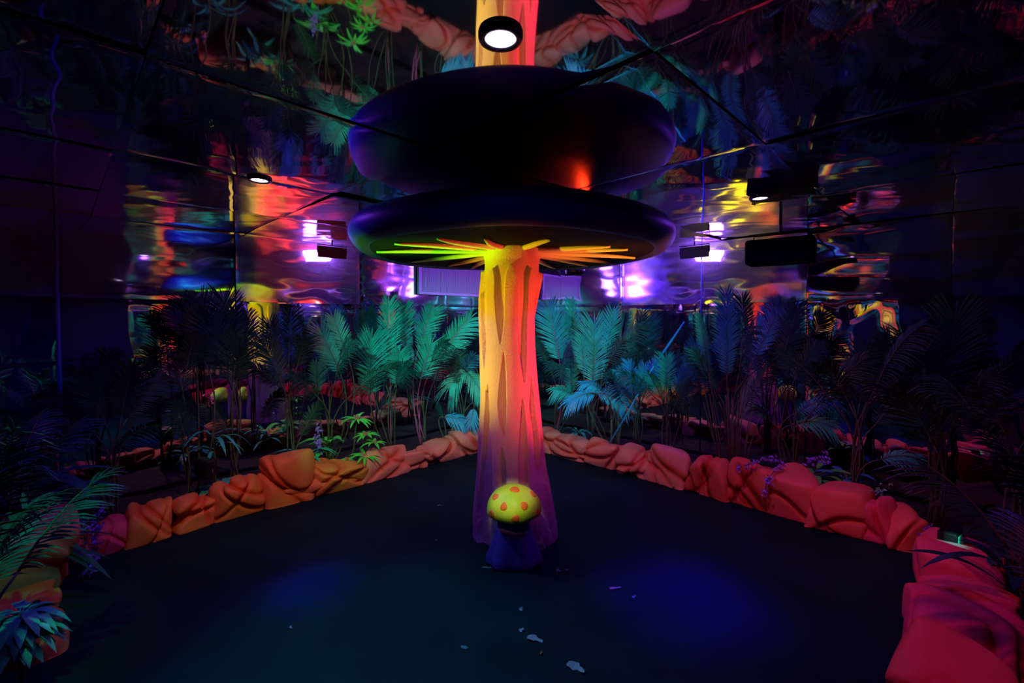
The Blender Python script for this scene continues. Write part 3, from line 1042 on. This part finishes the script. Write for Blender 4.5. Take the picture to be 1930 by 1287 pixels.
# ------------------------------------------------------------------ grille on the back left wall
vt = empty('wall_grille', BACK - U * 1.24 + Vector((0, 0, 1.935)) - V * 0.035, 'white framed louvred grille high on the wall left of the column', 'grille')
W2 = 0.56
def wl_box(lo, hi, bev=0.003):
    bm = bmesh.new()
    mt = Matrix(((U.x, V.x, 0, 0), (U.y, V.y, 0, 0), (0, 0, 1, 0), (0, 0, 0, 1)))
    add_box(bm, lo, hi, bev, mt)
    return bm
for lo, hi in (((-W2, -0.03, 0), (W2, 0.02, 0.035)), ((-W2, -0.03, 0.425), (W2, 0.02, 0.46)), ((-W2, -0.03, 0.035), (-W2 + 0.035, 0.02, 0.425)), ((W2 - 0.035, -0.03, 0.035), (W2, 0.02, 0.425))):
    bm_obj('frame', wl_box(lo, hi), M['white'], vt, smooth=False)
bm_obj('back_plate', wl_box((-W2 + 0.03, 0.012, 0.03), (W2 - 0.03, 0.02, 0.43), 0), M['black'], vt, smooth=False)
g = Geo()
for k in range(52):
    x = -W2 + 0.05 + k * (2 * W2 - 0.1) / 51
    q = len(g.v)
    for zz in (0.035, 0.425):
        for (dx, dv) in ((-0.0045, -0.012), (0.0045, -0.012), (0.0045, 0.010), (-0.0045, 0.010)):
            g.v.append(U * (x + dx) + V * dv + Vector((0, 0, zz)))
    for a in range(4):
        b = (a + 1) % 4
        g.f.append((q + a, q + b, q + 4 + b, q + 4 + a))
o = g.obj('louvre', M['white'], vt, smooth=False); o['kind'] = 'stuff'

# ------------------------------------------------------------------ plants
def bez(p0, p1, p2, t):
    return p0 * (1 - t) ** 2 + p1 * 2 * t * (1 - t) + p2 * t * t


def keep_in(vs, origin=Vector((0, 0, 0))):
    """leaves bend against the walls and ceiling instead of passing through"""
    lim = HALF - 0.075
    for v in vs:
        w_ = v + origin - ORI
        for ax in (U, V):
            q = w_.dot(ax)
            if q > lim: v -= ax * (q - lim)
            if q < -lim: v -= ax * (q + lim)
        if v.z + origin.z > CEIL - 0.1: v.z = CEIL - 0.1 - origin.z


def frond(parent, root, base, tip, width, mat, rmat=None, face=None, bulge=0.10, n=34, ang=46, droop=0.22, seed=0, lw=0.0115, label=None):
    """feather palm leaf: stalk from root to base, then leaflets in pairs from base to tip"""
    r = random.Random(seed)
    root, base, tip = Vector(root), Vector(base), Vector(tip)
    face = Vector(face) if face is not None else Vector((0 - base.x * 0.6, -1, 0.25)).normalized()
    ax = tip - base
    L = ax.length
    side0 = ax.cross(face).normalized()
    mid = (base + tip) / 2 + Vector((0, 0, bulge * L)) - face * 0.04 * L
    g = Geo()
    g2 = Geo()
    if root is not None and (root - base).length > 0.02:
        m0 = base - ax.normalized() * (root - base).length * 0.45
        pts = [bez(root, m0, base, k / 7) for k in range(8)]
        g2.tube(pts, [0.009 - 0.004 * k / 7 for k in range(8)], 5)
    K = 14
    pts = [bez(base, mid, tip, k / K) for k in range(K + 1)]
    g2.tube(pts, [0.0055 * (1 - 0.8 * k / K) for k in range(K + 1)], 5)
    for k in range(n):
        t = (k + 0.5) / n
        p = bez(base, mid, tip, t)
        tg = (bez(base, mid, tip, min(1, t + 0.02)) - bez(base, mid, tip, max(0, t - 0.02))).normalized()
        sd = tg.cross(face).normalized()
        fc = sd.cross(tg).normalized()
        prof = (math.sin(PI * (0.10 + 0.80 * t)) ** 0.65)
        a = math.radians(ang * (1.25 - 0.75 * t) + r.uniform(-4, 4))
        for s in (-1, 1):
            ll = width * prof * r.uniform(0.93, 1.07) / max(0.45, math.sin(a) + 0.15) * 0.55
            d = (tg * math.cos(a) + sd * s * math.sin(a) + fc * 0.22 + Vector((r.uniform(-1, 1), r.uniform(-1, 1), r.uniform(-1, 1))) * 0.03)
            g.blade(p, d, fc, ll, lw * (0.7 + 0.4 * prof), droop * r.uniform(0.7, 1.3), 3, 0.3)
    for s in (0,):
        g.blade(tip, (tip - bez(base, mid, tip, 0.9)).normalized(), face, width * 0.35, lw, droop, 3, 0.3)
    keep_in(g.v); keep_in(g2.v)
    o = g.obj('frond', mat, parent, smooth=False)
    s = g2.obj('stalk', rmat or M['stalk'], o)
    if rmat is M['rachis']: s['label'] = 'pinkish red stalk'
    # into the plant's own space
    for ob in (o, s):
        ob.data.transform(Matrix.Translation(-parent.location))
    if label: o['label'] = label
    return o


def bed_pt(px, back, z=0.07):
    """a place in the planter: pixel column px, back metres behind the floor edge"""
    side = 1 if px > 965 else -1
    p = edge_pos(side, px, back)
    p.z = z
    return p


def palm(px, back, label, fronds, mat, extra=4, h=1.3, seed=1, group='palms planted along the mirror walls', stems=3, spread=0.5, exmat=None, flen=0.55, fwid=0.34):
    """fronds: (base px, base py, tip px, tip py, width px, depth offset, pink?)"""
    b = bed_pt(px, back * 1.4)
    b.z = 0.05
    e = empty('palm', b, label, 'palm', group)
    r = random.Random(seed)
    for i, fr in enumerate(fronds):
        bx, by, tx, ty, wpx, dd, pink = fr[:7]
        d = b.y + dd
        B = P(bx, by, d); T = P(tx, ty, d - 0.04 + r.uniform(-0.05, 0.05))
        root = b + Vector((r.uniform(-0.05, 0.05), r.uniform(-0.05, 0.05), 0))
        wd = wpx / F * d
        m = fr[7] if len(fr) > 7 else mat
        frond(e, root, B, T, wd, m, M['rachis'] if pink else None, seed=seed * 31 + i, n=max(18, int((T - B).length / 0.0135)),
              bulge=0.06 if abs(ty - by) > abs(tx - bx) else 0.22, droop=0.18 if abs(ty - by) > abs(tx - bx) else 0.5)
    for i in range(extra):
        a = 2 * PI * (i + r.random() * 0.7) / max(1, extra)
        lean = Vector((math.cos(a), math.sin(a), 0)) * spread * r.uniform(0.35, 1.0)
        hh = h * r.uniform(0.55, 0.85)
        B = b + Vector((lean.x * 0.5, lean.y * 0.5, hh))
        T = B + Vector((lean.x, lean.y, 0)) + Vector((0, 0, flen * r.uniform(0.4, 0.9)))
        # stay inside the mirror walls and under the ceiling
        for q in (B, T):
            for ax in (U, V):
                s = (q - ORI).dot(ax)
                if s > HALF - 0.12: q -= ax * (s - HALF + 0.12)
                if s < -HALF + 0.12: q -= ax * (s + HALF - 0.12)
            q.z = min(q.z, 1.85)
        frond(e, b + Vector((lean.x, lean.y, 0)) * 0.1, B, T, fwid * r.uniform(0.7, 1.1), exmat or M['leaf_dark'], None,
              face=Vector((math.cos(a + 1.2), math.sin(a + 1.2), 0.7)).normalized(), seed=seed * 77 + i, n=28, bulge=0.2, droop=0.45)
    return e


LF, LD, LB, LL = M['leaf'], M['leaf_dark'], M['leaf_blue'], M['leaf_lime']
palm(735, 0.36, 'tall palm with a pink-ribbed frond left of the column, under the grille',
     [(735, 700, 732, 572, 62, 0, 1), (698, 745, 700, 640, 92, -0.12, 0), (693, 660, 688, 592, 60, 0.05, 0, LD), (747, 725, 752, 665, 62, -0.08, 0)], LF, 3, seed=3)
palm(800, 0.34, 'tall palm with three pink-ribbed fronds leaning to the column from the left',
     [(791, 650, 813, 585, 62, 0.05, 1), (824, 680, 886, 600, 66, 0, 1), (793, 716, 813, 648, 78, -0.10, 1), (764, 655, 762, 580, 52, 0.08, 0)], LF, 3, seed=4)
palm(874, 0.30, 'short palm with drooping blue-green fronds touching the left edge of the column',
     [(880, 700, 848, 728, 60, 0, 0), (880, 700, 910, 742, 60, -0.02, 0), (872, 704, 890, 672, 46, 0.04, 0, LB), (862, 700, 866, 668, 36, 0.06, 0)], LF, 2, 0.9, seed=5, spread=0.3)
palm(840, 0.20, 'low young palm whose blue frond arches over the salmon rocks left of the column',
     [(838, 786, 872, 796, 44, 0, 0, LB), (893, 770, 888, 800, 36, 0.02, 0)], LB, 1, 0.5, seed=6, spread=0.2, flen=0.2, fwid=0.16)
palm(620, 0.36, 'broad palm between the yellow column reflection and the tall pink-ribbed palms',
     [(640, 700, 604, 622, 74, 0, 0), (657, 675, 628, 600, 52, 0.06, 0), (599, 738, 596, 686, 52, -0.05, 0), (618, 700, 612, 640, 50, 0.03, 0)], LF, 4, seed=7)
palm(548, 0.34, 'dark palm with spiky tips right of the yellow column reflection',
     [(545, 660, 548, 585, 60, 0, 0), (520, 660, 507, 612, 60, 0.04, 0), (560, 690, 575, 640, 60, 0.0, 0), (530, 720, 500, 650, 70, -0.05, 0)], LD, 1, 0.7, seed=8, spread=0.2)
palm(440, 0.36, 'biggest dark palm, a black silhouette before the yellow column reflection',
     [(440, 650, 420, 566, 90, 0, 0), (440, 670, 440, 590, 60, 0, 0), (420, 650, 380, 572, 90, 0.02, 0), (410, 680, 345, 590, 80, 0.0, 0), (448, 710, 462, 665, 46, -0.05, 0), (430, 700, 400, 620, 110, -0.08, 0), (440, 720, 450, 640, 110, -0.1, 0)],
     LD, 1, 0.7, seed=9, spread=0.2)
palm(356, 0.34, 'dark palm with a fan of narrow leaflets beside the red and orange column reflection',
     [(362, 640, 330, 598, 50, 0, 0), (368, 660, 362, 590, 56, 0.03, 0), (345, 740, 335, 680, 60, -0.04, 0), (350, 700, 365, 640, 70, -0.05, 0)], LD, 1, 0.6, seed=10, spread=0.2)
palm(1045, 0.34, 'tall palm with a pink-ribbed frond touching the right edge of the column',
     [(1054, 678, 1034, 580, 76, 0, 1), (1082, 655, 1076, 568, 40, 0.05, 0), (1068, 690, 1065, 600, 40, 0.02, 0), (1078, 738, 1075, 662, 46, -0.06, 0)], LF, 3, seed=12)
palm(1118, 0.36, 'tall symmetrical palm frond plant behind the third salmon rock right of the column',
     [(1117, 720, 1120, 612, 92, 0, 0), (1143, 668, 1156, 590, 52, 0.06, 0), (1100, 700, 1096, 640, 44, 0.04, 0)], LF, 3, seed=13)
palm(1158, 0.24, 'short blue palm on two thin trunks behind the pale right rocks',
     [(1122, 742, 1072, 758, 44, 0, 0), (1126, 742, 1178, 762, 46, -0.04, 0), (1140, 740, 1100, 722, 36, 0.05, 0), (1135, 745, 1160, 728, 36, 0.04, 0), (1080, 745, 1045, 735, 40, 0.03, 0, LF)], LB, 2, 0.75, seed=14, spread=0.3, flen=0.25, fwid=0.2)
palm(1200, 0.38, 'bluish bushy palm between the short blue palm and the fan-tipped one',
     [(1196, 750, 1186, 684, 40, 0, 0), (1206, 740, 1216, 692, 40, 0.02, 0), (1190, 740, 1168, 700, 40, 0.04, 0), (1215, 730, 1236, 690, 44, 0.05, 0), (1200, 770, 1178, 742, 40, -0.05, 0)], LB, 3, 0.95, seed=15, spread=0.35)
palm(1258, 0.34, 'slim-trunked palm with a bright fan-tipped frond in the middle of the right border',
     [(1256, 735, 1256, 676, 58, 0, 0), (1270, 740, 1302, 692, 50, 0.03, 0), (1245, 745, 1222, 705, 44, 0.02, 0), (1300, 718, 1312, 650, 50, 0.08, 0)], LF, 3, 1.0, seed=16, spread=0.4)
palm(1384, 0.36, 'tallest palm of the right border, fronds crossing the red column reflection',
     [(1370, 705, 1369, 556, 66, 0, 0), (1398, 640, 1400, 566, 64, 0.05, 0, LD), (1425, 670, 1474, 575, 60, 0.02, 0), (1335, 700, 1318, 594, 30, -0.04, 0), (1345, 735, 1310, 662, 50, 0.02, 0), (1410, 700, 1440, 640, 70, 0.05, 0, LD)], LF, 5, 1.3, seed=17)
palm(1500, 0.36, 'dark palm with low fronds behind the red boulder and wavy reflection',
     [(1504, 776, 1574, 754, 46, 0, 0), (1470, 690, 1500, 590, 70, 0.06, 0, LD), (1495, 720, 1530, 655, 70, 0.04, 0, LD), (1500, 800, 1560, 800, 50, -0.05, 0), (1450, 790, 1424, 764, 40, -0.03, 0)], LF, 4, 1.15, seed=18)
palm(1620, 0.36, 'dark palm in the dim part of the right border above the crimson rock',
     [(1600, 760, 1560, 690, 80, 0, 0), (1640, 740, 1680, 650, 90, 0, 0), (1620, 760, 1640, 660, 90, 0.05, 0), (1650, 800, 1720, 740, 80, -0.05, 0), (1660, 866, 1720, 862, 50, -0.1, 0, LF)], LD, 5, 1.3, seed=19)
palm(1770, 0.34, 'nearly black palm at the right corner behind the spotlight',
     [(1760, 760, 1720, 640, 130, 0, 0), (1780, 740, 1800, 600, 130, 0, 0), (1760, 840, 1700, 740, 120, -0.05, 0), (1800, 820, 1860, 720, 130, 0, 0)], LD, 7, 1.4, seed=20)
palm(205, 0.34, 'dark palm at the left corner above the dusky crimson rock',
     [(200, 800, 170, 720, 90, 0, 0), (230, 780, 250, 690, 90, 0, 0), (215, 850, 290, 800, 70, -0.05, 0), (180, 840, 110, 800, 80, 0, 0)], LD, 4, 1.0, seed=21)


def uvpalm(a, b, label, seed, h=1.2, n=8, mat=None, flen=0.5):
    p = FO + U * a + V * b
    e = empty('palm', (p.x, p.y, 0.05), label, 'palm', 'palms planted along the mirror walls')
    r = random.Random(seed)
    for i in range(n):
        an = 2 * PI * (i + r.random() * 0.6) / n
        sp = r.uniform(0.10, 0.30)
        root = Vector((p.x, p.y, 0.05))
        B = root + Vector((math.cos(an) * sp * 0.4, math.sin(an) * sp * 0.4, h * r.uniform(0.45, 0.75)))
        T = B + Vector((math.cos(an) * sp, math.sin(an) * sp, flen * r.uniform(0.3, 0.9)))
        for q in (B, T):
            for ax in (U, V):
                s = (q - ORI).dot(ax)
                if s > HALF - 0.12: q -= ax * (s - HALF + 0.12)
                if s < -HALF + 0.12: q -= ax * (s + HALF - 0.12)
        frond(e, root, B, T, 0.34 * r.uniform(0.7, 1.1), mat or LD, None, face=Vector((math.cos(an), math.sin(an), 0.6)).normalized(), seed=seed * 13 + i, n=26, bulge=0.2, droop=0.45)
    return e


uvpalm(-2.34, 1.55, 'shadowed palm of the near left border', 41, 1.0, 8, M['leaf_mid'])
uvpalm(-2.36, 0.4, 'dark palm of the near left border outside the frame', 42, 1.2, 7)
uvpalm(1.7, -2.34, 'dark palm of the near right border beyond the magenta rocks', 43, 1.3, 8)
uvpalm(0.4, -2.36, 'dark palm of the near right border outside the frame', 44, 1.2, 7)

# broad-leaved plants
def leafy(loc, label, mat, leaves, name='broadleaf_plant', cat='plant', L=0.3, Wd=0.09, spread=1.0, up=0.6, seed=0, droop=0.5, group=None, stem_h=0.1):
    e = empty(name, loc, label, cat, group)
    r = random.Random(seed)
    g = Geo(); g.tube([(0, 0, 0), (0.01, 0, stem_h * 0.5), (0, 0, stem_h)], 0.008, 6); g.obj('stem', M['stalk'], e)
    for i in range(leaves):
        a = 2 * PI * (i * 0.618 + r.uniform(-0.05, 0.05))
        lift = up * r.uniform(0.4, 1.4)
        d = Vector((math.cos(a) * spread, math.sin(a) * spread, lift)).normalized()
        g = Geo()
        b0 = Vector((0, 0, stem_h * r.uniform(0.5, 1.0)))
        pet = b0 + d * L * 0.25
        g.tube([b0, pet], 0.004, 5)
        g.blade(pet, d, Vector((0, 0, 1)), L * r.uniform(0.75, 1.15), Wd * r.uniform(0.8, 1.15), droop * r.uniform(0.7, 1.3), 7, 0.22)
        keep_in(g.v, Vector(loc))
        g.obj('leaf', mat, e)
    return e


# bright green plant on the left rocks: star-shaped rosettes on a branching stem
pb = bed_pt(652, 0.30, 0.06)
e = empty('bright_green_plant', pb, 'bright green plant with rosettes of narrow leaves on the low orange rock', 'plant')
rg = random.Random(4)
for (cx_, cy_, n, L, dd) in ((672, 792, 11, 0.20, 0.0), (690, 822, 9, 0.17, -0.06), (688, 862, 10, 0.20, -0.10), (655, 868, 8, 0.14, -0.12), (706, 836, 7, 0.16, -0.05)):
    c = P(cx_, cy_, pb.y + dd) - pb
    g = Geo(); g.tube([(0, 0, 0), c * 0.5 + Vector((0.02, 0, -0.02)), c], 0.008, 6); g.obj('stem', M['stalk'], e)
    for k in range(n):
        a = 2 * PI * k / n + rg.uniform(-0.2, 0.2)
        d = Vector((math.cos(a), 0.75 * math.sin(a) - 0.25, 0.55 + rg.uniform(-0.25, 0.3)))
        g = Geo(); g.blade(c, d, Vector((0, -0.3, 1)), L * rg.uniform(0.8, 1.15), 0.030, 0.55, 6, 0.25)
        g.obj('leaf', LL, e)
    for k in range(3):
        g = Geo(); g.blade(c, Vector((rg.uniform(-0.5, 0.5), -0.4, 1)), Vector((0, -1, 0.4)), L * 0.45, 0.03, 0.2, 4, 0.25)
        o = g.obj('bract', M['pink'], e); o['label'] = 'pinkish inner leaf'

leafy(bed_pt(612, 0.52, 0.07), 'broad green fan-leaved plant left of the bright green rosettes', LL, 10, L=0.22, Wd=0.08, seed=3, stem_h=0.28, up=0.9)
leafy(bed_pt(575, 0.46, 0.07), 'small fern-like clump beside the violet flower spike on the left border', LF, 14, L=0.26, Wd=0.035, seed=5, stem_h=0.22, up=0.5)
leafy(bed_pt(400, 0.48, 0.07), 'dim narrow-leaved plant with a pink flower before the big dark palm', LF, 14, L=0.26, Wd=0.03, seed=6, stem_h=0.55, up=0.5, droop=0.8)
leafy(bed_pt(420, 0.40, 0.07), 'low teal broad-leaved plant behind the middle rocks of the left border', LF, 7, L=0.26, Wd=0.08, seed=7, stem_h=0.16, up=0.25)
leafy(bed_pt(1540, 0.48, 0.07), 'green broad-leaved plant behind the dark red boulder', M['leaf_lime'], 9, L=0.26, Wd=0.075, seed=8, stem_h=0.22, up=0.5)
leafy(bed_pt(1600, 0.50, 0.07), 'pale lilac-tinged broad-leaved plant above the small rounded red rock', LB, 8, L=0.2, Wd=0.07, seed=9, stem_h=0.25, up=0.6)
leafy(bed_pt(1090, 0.46, 0.07), 'low green-leaved clump behind the second salmon rock on the right', LF, 12, L=0.2, Wd=0.04, seed=10, stem_h=0.14, up=0.6)
leafy(FO + U * (-2.30) + V * 1.95 + Vector((0, 0, 0.07)), 'large drooping teal-leaved plant in the left corner', M['leaf_mid'], 11, L=0.42, Wd=0.10, seed=11, stem_h=0.50, up=0.5, droop=0.6)
leafy(FO + U * (-2.28) + V * 1.58 + Vector((0, 0, 0.07)), 'dark jagged-leaved plant hanging over the reddish left corner rock', LD, 16, L=0.34, Wd=0.05, seed=12, stem_h=0.32, up=0.2, droop=0.5)
leafy(FO + U * (-2.27) + V * 0.66 + Vector((0, 0, 0.07)), 'leafy teal shrub at the bottom left corner of the view', LF, 90, 'shrub', 'shrub', L=0.13, Wd=0.042, seed=13, stem_h=0.30, up=0.4, droop=0.8)
leafy(FO + U * (1.9) + V * (-2.42) + Vector((0, 0, 0.07)), 'dark broad-leaved plant behind the smooth magenta rock', LD, 10, L=0.4, Wd=0.1, seed=14, stem_h=0.3, up=0.6)
leafy(FO + U * (1.1) + V * (-2.34) + Vector((0, 0, 0.07)), 'dim olive plant at the right edge beside the nearest magenta rock', LD, 14, L=0.4, Wd=0.05, seed=15, stem_h=0.4, up=1.0)

# bundle of thin canes
e = empty('cane_clump', bed_pt(1385, 0.24, 0.05), 'clump of thin dark canes at the foot of the tallest right palm', 'plant')
rg = random.Random(6)
for k in range(18):
    a, s = rg.uniform(0, 6.3), rg.uniform(0.02, 0.13)
    g = Geo()
    b = Vector((math.cos(a) * s, math.sin(a) * s * 0.7, 0))
    g.tube([b, b * 1.6 + Vector((0, 0, 0.4)), b * 2.6 + Vector((0, 0, rg.uniform(0.7, 0.95)))], [0.008, 0.006, 0.003], 6)
    g.obj('cane', M['stalk'], e)
for px, back, h, lab in ((1153, 0.20, 0.62, 'thin upright cane, first of the pair under the short blue palm'), (1166, 0.20, 0.62, 'thin upright cane, second of the pair under the short blue palm')):
    b = bed_pt(px, back, 0.05)
    g = Geo(); g.tube([(0, 0, 0), (0.005, 0, h / 2), (0.0, 0, h)], [0.016, 0.013, 0.010], 8)
    for z in (0.15, 0.3, 0.45): g.tube([(0, 0, z), (0, 0, z + 0.012)], 0.017, 8)
    o = g.obj('cane', M['stalk']); o.location = b
    tagit(o, lab, 'plant stem')
# leaning cane, the blue light on it put into its colour
a, b = P(1232, 690, 4.85), P(1290, 606, 4.75)
g = Geo(); g.tube([Vector((0, 0, 0)), (b - a) * 0.5, b - a], [0.008, 0.013, 0.008], 8)
# it continues down into the soil
g.tube([Vector((0, 0, 0)), (a - b) * 0.9 + Vector((0.0, 0, -0.1)), Vector((-0.55, 0.12, 0.06 - a.z))], [0.008, 0.009, 0.010], 8)
o = g.obj('leaning_cane', M['leaf_blue']); o.location = a
tagit(o, 'slanting blue-lit cane leaning between palms on the right', 'plant stem')

# blossoms
def blossom(pts, label, mat, n=60, size=0.012, seed=0, name='blossom_sprig', green_top=False):
    """strand of small petals along a polyline of world points"""
    o0 = pts[0]
    e = empty(name, o0, label, 'flower', 'artificial blossom sprigs on the rocks')
    P_ = [p - o0 for p in pts]
    g = Geo(); g.tube(P_, 0.003, 5); g.obj('stem', M['stalk'], e)
    r = random.Random(seed)
    g = Geo()
    tot = len(P_) - 1
    for k in range(n):
        t = r.random() * tot
        i = min(int(t), tot - 1)
        p = P_[i].lerp(P_[i + 1], t - i)
        p = p + Vector((r.gauss(0, 1), r.gauss(0, 1), r.gauss(0, 1))) * size * 1.1
        for m in range(2):
            d = Vector((r.uniform(-1, 1), r.uniform(-1.2, 0.4), r.uniform(-0.8, 0.8)))
            g.blade(p, d, Vector((0, -1, 0.3)), size * 1.8, size * 1.3, 0.3, 3, 0.2)
    o = g.obj('petals', mat, e); o['kind'] = 'stuff'
    return e


blossom([P(1388, 883, 3.75), P(1430, 868, 3.78), P(1452, 862, 3.80), P(1478, 876, 3.74), P(1462, 884, 3.70), P(1446, 905, 3.64), P(1440, 930, 3.60)], 'violet blossom sprig draped over the coral red rock', M['bloom'], 90, 0.011, 1)
blossom([P(1550, 912, 3.60), P(1543, 925, 3.55), P(1540, 936, 3.52)], 'tiny green sprig between the dark red boulder and dull red rock', M['bloom_green'], 14, 0.010, 2)
blossom([P(1520, 872, 3.82), P(1535, 864, 3.84), P(1560, 870, 3.84), P(1555, 850, 3.9)], 'deep blue blossom cluster behind the dark red boulder', M['bloom'], 40, 0.013, 3)
blossom([P(1648, 928, 3.42), P(1662, 922, 3.42), P(1676, 916, 3.42)], 'little teal sprig on top of the crimson rock', M['bloom_green'], 18, 0.011, 4)
blossom([P(1733, 1012, 3.0), P(1742, 1002, 3.02), P(1752, 992, 3.02)], 'faint purple blossoms beside the corner spotlight', M['bloom'], 24, 0.010, 5)
blossom([P(196, 952, 3.0), P(186, 975, 2.95), P(182, 1000, 2.92), P(176, 1020, 2.88), P(180, 1048, 2.84), P(176, 1072, 2.80), P(158, 1082, 2.78)], 'long violet blossom strand hanging beside the dusky crimson rock', M['bloom'], 90, 0.011, 6)
blossom([P(164, 975, 2.95), P(158, 1000, 2.92), P(160, 1020, 2.90), P(158, 1042, 2.88)], 'pale green blossom strand hanging beside the violet one', M['bloom_green'], 40, 0.010, 7)
blossom([P(140, 930, 3.05), P(158, 918, 3.05), P(172, 936, 3.02), P(168, 950, 3.0)], 'teal blossom cluster above the hanging strands in the left corner', M['bloom_green'], 40, 0.012, 8)
blossom([P(604, 800, 4.55), P(598, 818, 4.55), P(600, 838, 4.52), P(606, 850, 4.5)], 'violet flower spike beside the fan-leaved green plant', M['bloom'], 60, 0.012, 9)
blossom([P(392, 742, 4.0), P(400, 752, 4.0), P(396, 760, 4.0)], 'small pink flower in the dark before the biggest palm', M['pink'], 16, 0.012, 10)

# litter on the floor
def scrap(px, py, wpx, hpx, ang, label, seed, mat=None):
    u = (px - 965) / F; v = (PY0 - py) / F
    dy = math.cos(PITCH) + v * math.sin(PITCH); dz = -math.sin(PITCH) + v * math.cos(PITCH)
    k = -EYE / dz
    c = Vector((u * k, dy * k, 0.003))
    s = k / F
    r = random.Random(seed)
    L, Wd = wpx * s, max(0.006, hpx * s * 1.6)
    g = Geo()
    n = 10
    for i in range(n):
        t = i / (n - 1)
        wv = Wd * (0.25 + 0.75 * math.sin(PI * min(1, 0.1 + 0.8 * t * r.uniform(0.8, 1.2)))) * (0.5 if t > 0.5 else 1) / 2
        x = (t - 0.5) * L; zc = 0.004 * math.sin(t * 5 + seed) + 0.004
        yb = 0.15 * L * math.sin(t * 3)
        g.v += [Vector((x, yb - wv, zc)), Vector((x, yb + wv, zc + 0.002)), Vector((x, yb, zc - 0.003))]
    for i in range(n - 1):
        a = i * 3
        g.f += [(a, a + 3, a + 4, a + 1), (a + 1, a + 4, a + 5, a + 2), (a + 2, a + 5, a + 3, a)]
    o = g.obj('paper_scrap', mat or M['paper'], smooth=False)
    o.location = c; o.rotation_euler = (0, 0, math.radians(ang))
    tagit(o, label, 'litter', 'scraps lying on the dark floor')


scrap(1008, 1208, 30, 10, -20, 'white crumpled strip on the floor below the small mushroom', 1)
scrap(1085, 1262, 36, 14, -40, 'largest pale scrap on the floor at the very bottom', 2)
scrap(983, 1190, 10, 6, 20, 'tiny pale flake just above the crumpled strip', 3)
scrap(983, 1150, 8, 5, 60, 'pale speck straight below the small mushroom', 4)
scrap(876, 1222, 6, 9, 80, 'pale curled flake left of the crumpled strip', 5)
scrap(1053, 1078, 10, 4, 10, 'grey flake at the right foot of the column, nearer to it', 6)
scrap(1069, 1076, 10, 4, 40, 'white sliver at the right foot of the column, farther from it', 7)
scrap(1160, 1111, 24, 4, 15, 'reddish thin shred on the floor right of the column', 8, M['pink'])
scrap(1195, 1127, 8, 4, 20, 'grey shred below the reddish one', 9)
scrap(1020, 1233, 4, 4, 0, 'orange crumb near the crumpled strip', 10, M['orange'])
scrap(828, 954, 8, 2, 0, 'thin pale sliver on the floor toward the orange left rocks', 11)
scrap(822, 1020, 4, 3, 0, 'white crumb left of the column foot', 12)
scrap(548, 1185, 5, 4, 0, 'white crumb on the dark floor, bottom left area', 13)
scrap(918, 1072, 18, 2, 5, 'pale hair-thin thread at the left foot of the column', 14)

# ------------------------------------------------------------------ stand the square room on the world axes (camera and all)
RZ = Matrix.Rotation(-PI / 4, 4, 'Z')
bpy.context.view_layer.update()
for o in list(sc.objects):
    if o.parent is None:
        o.matrix_world = RZ @ o.matrix_world
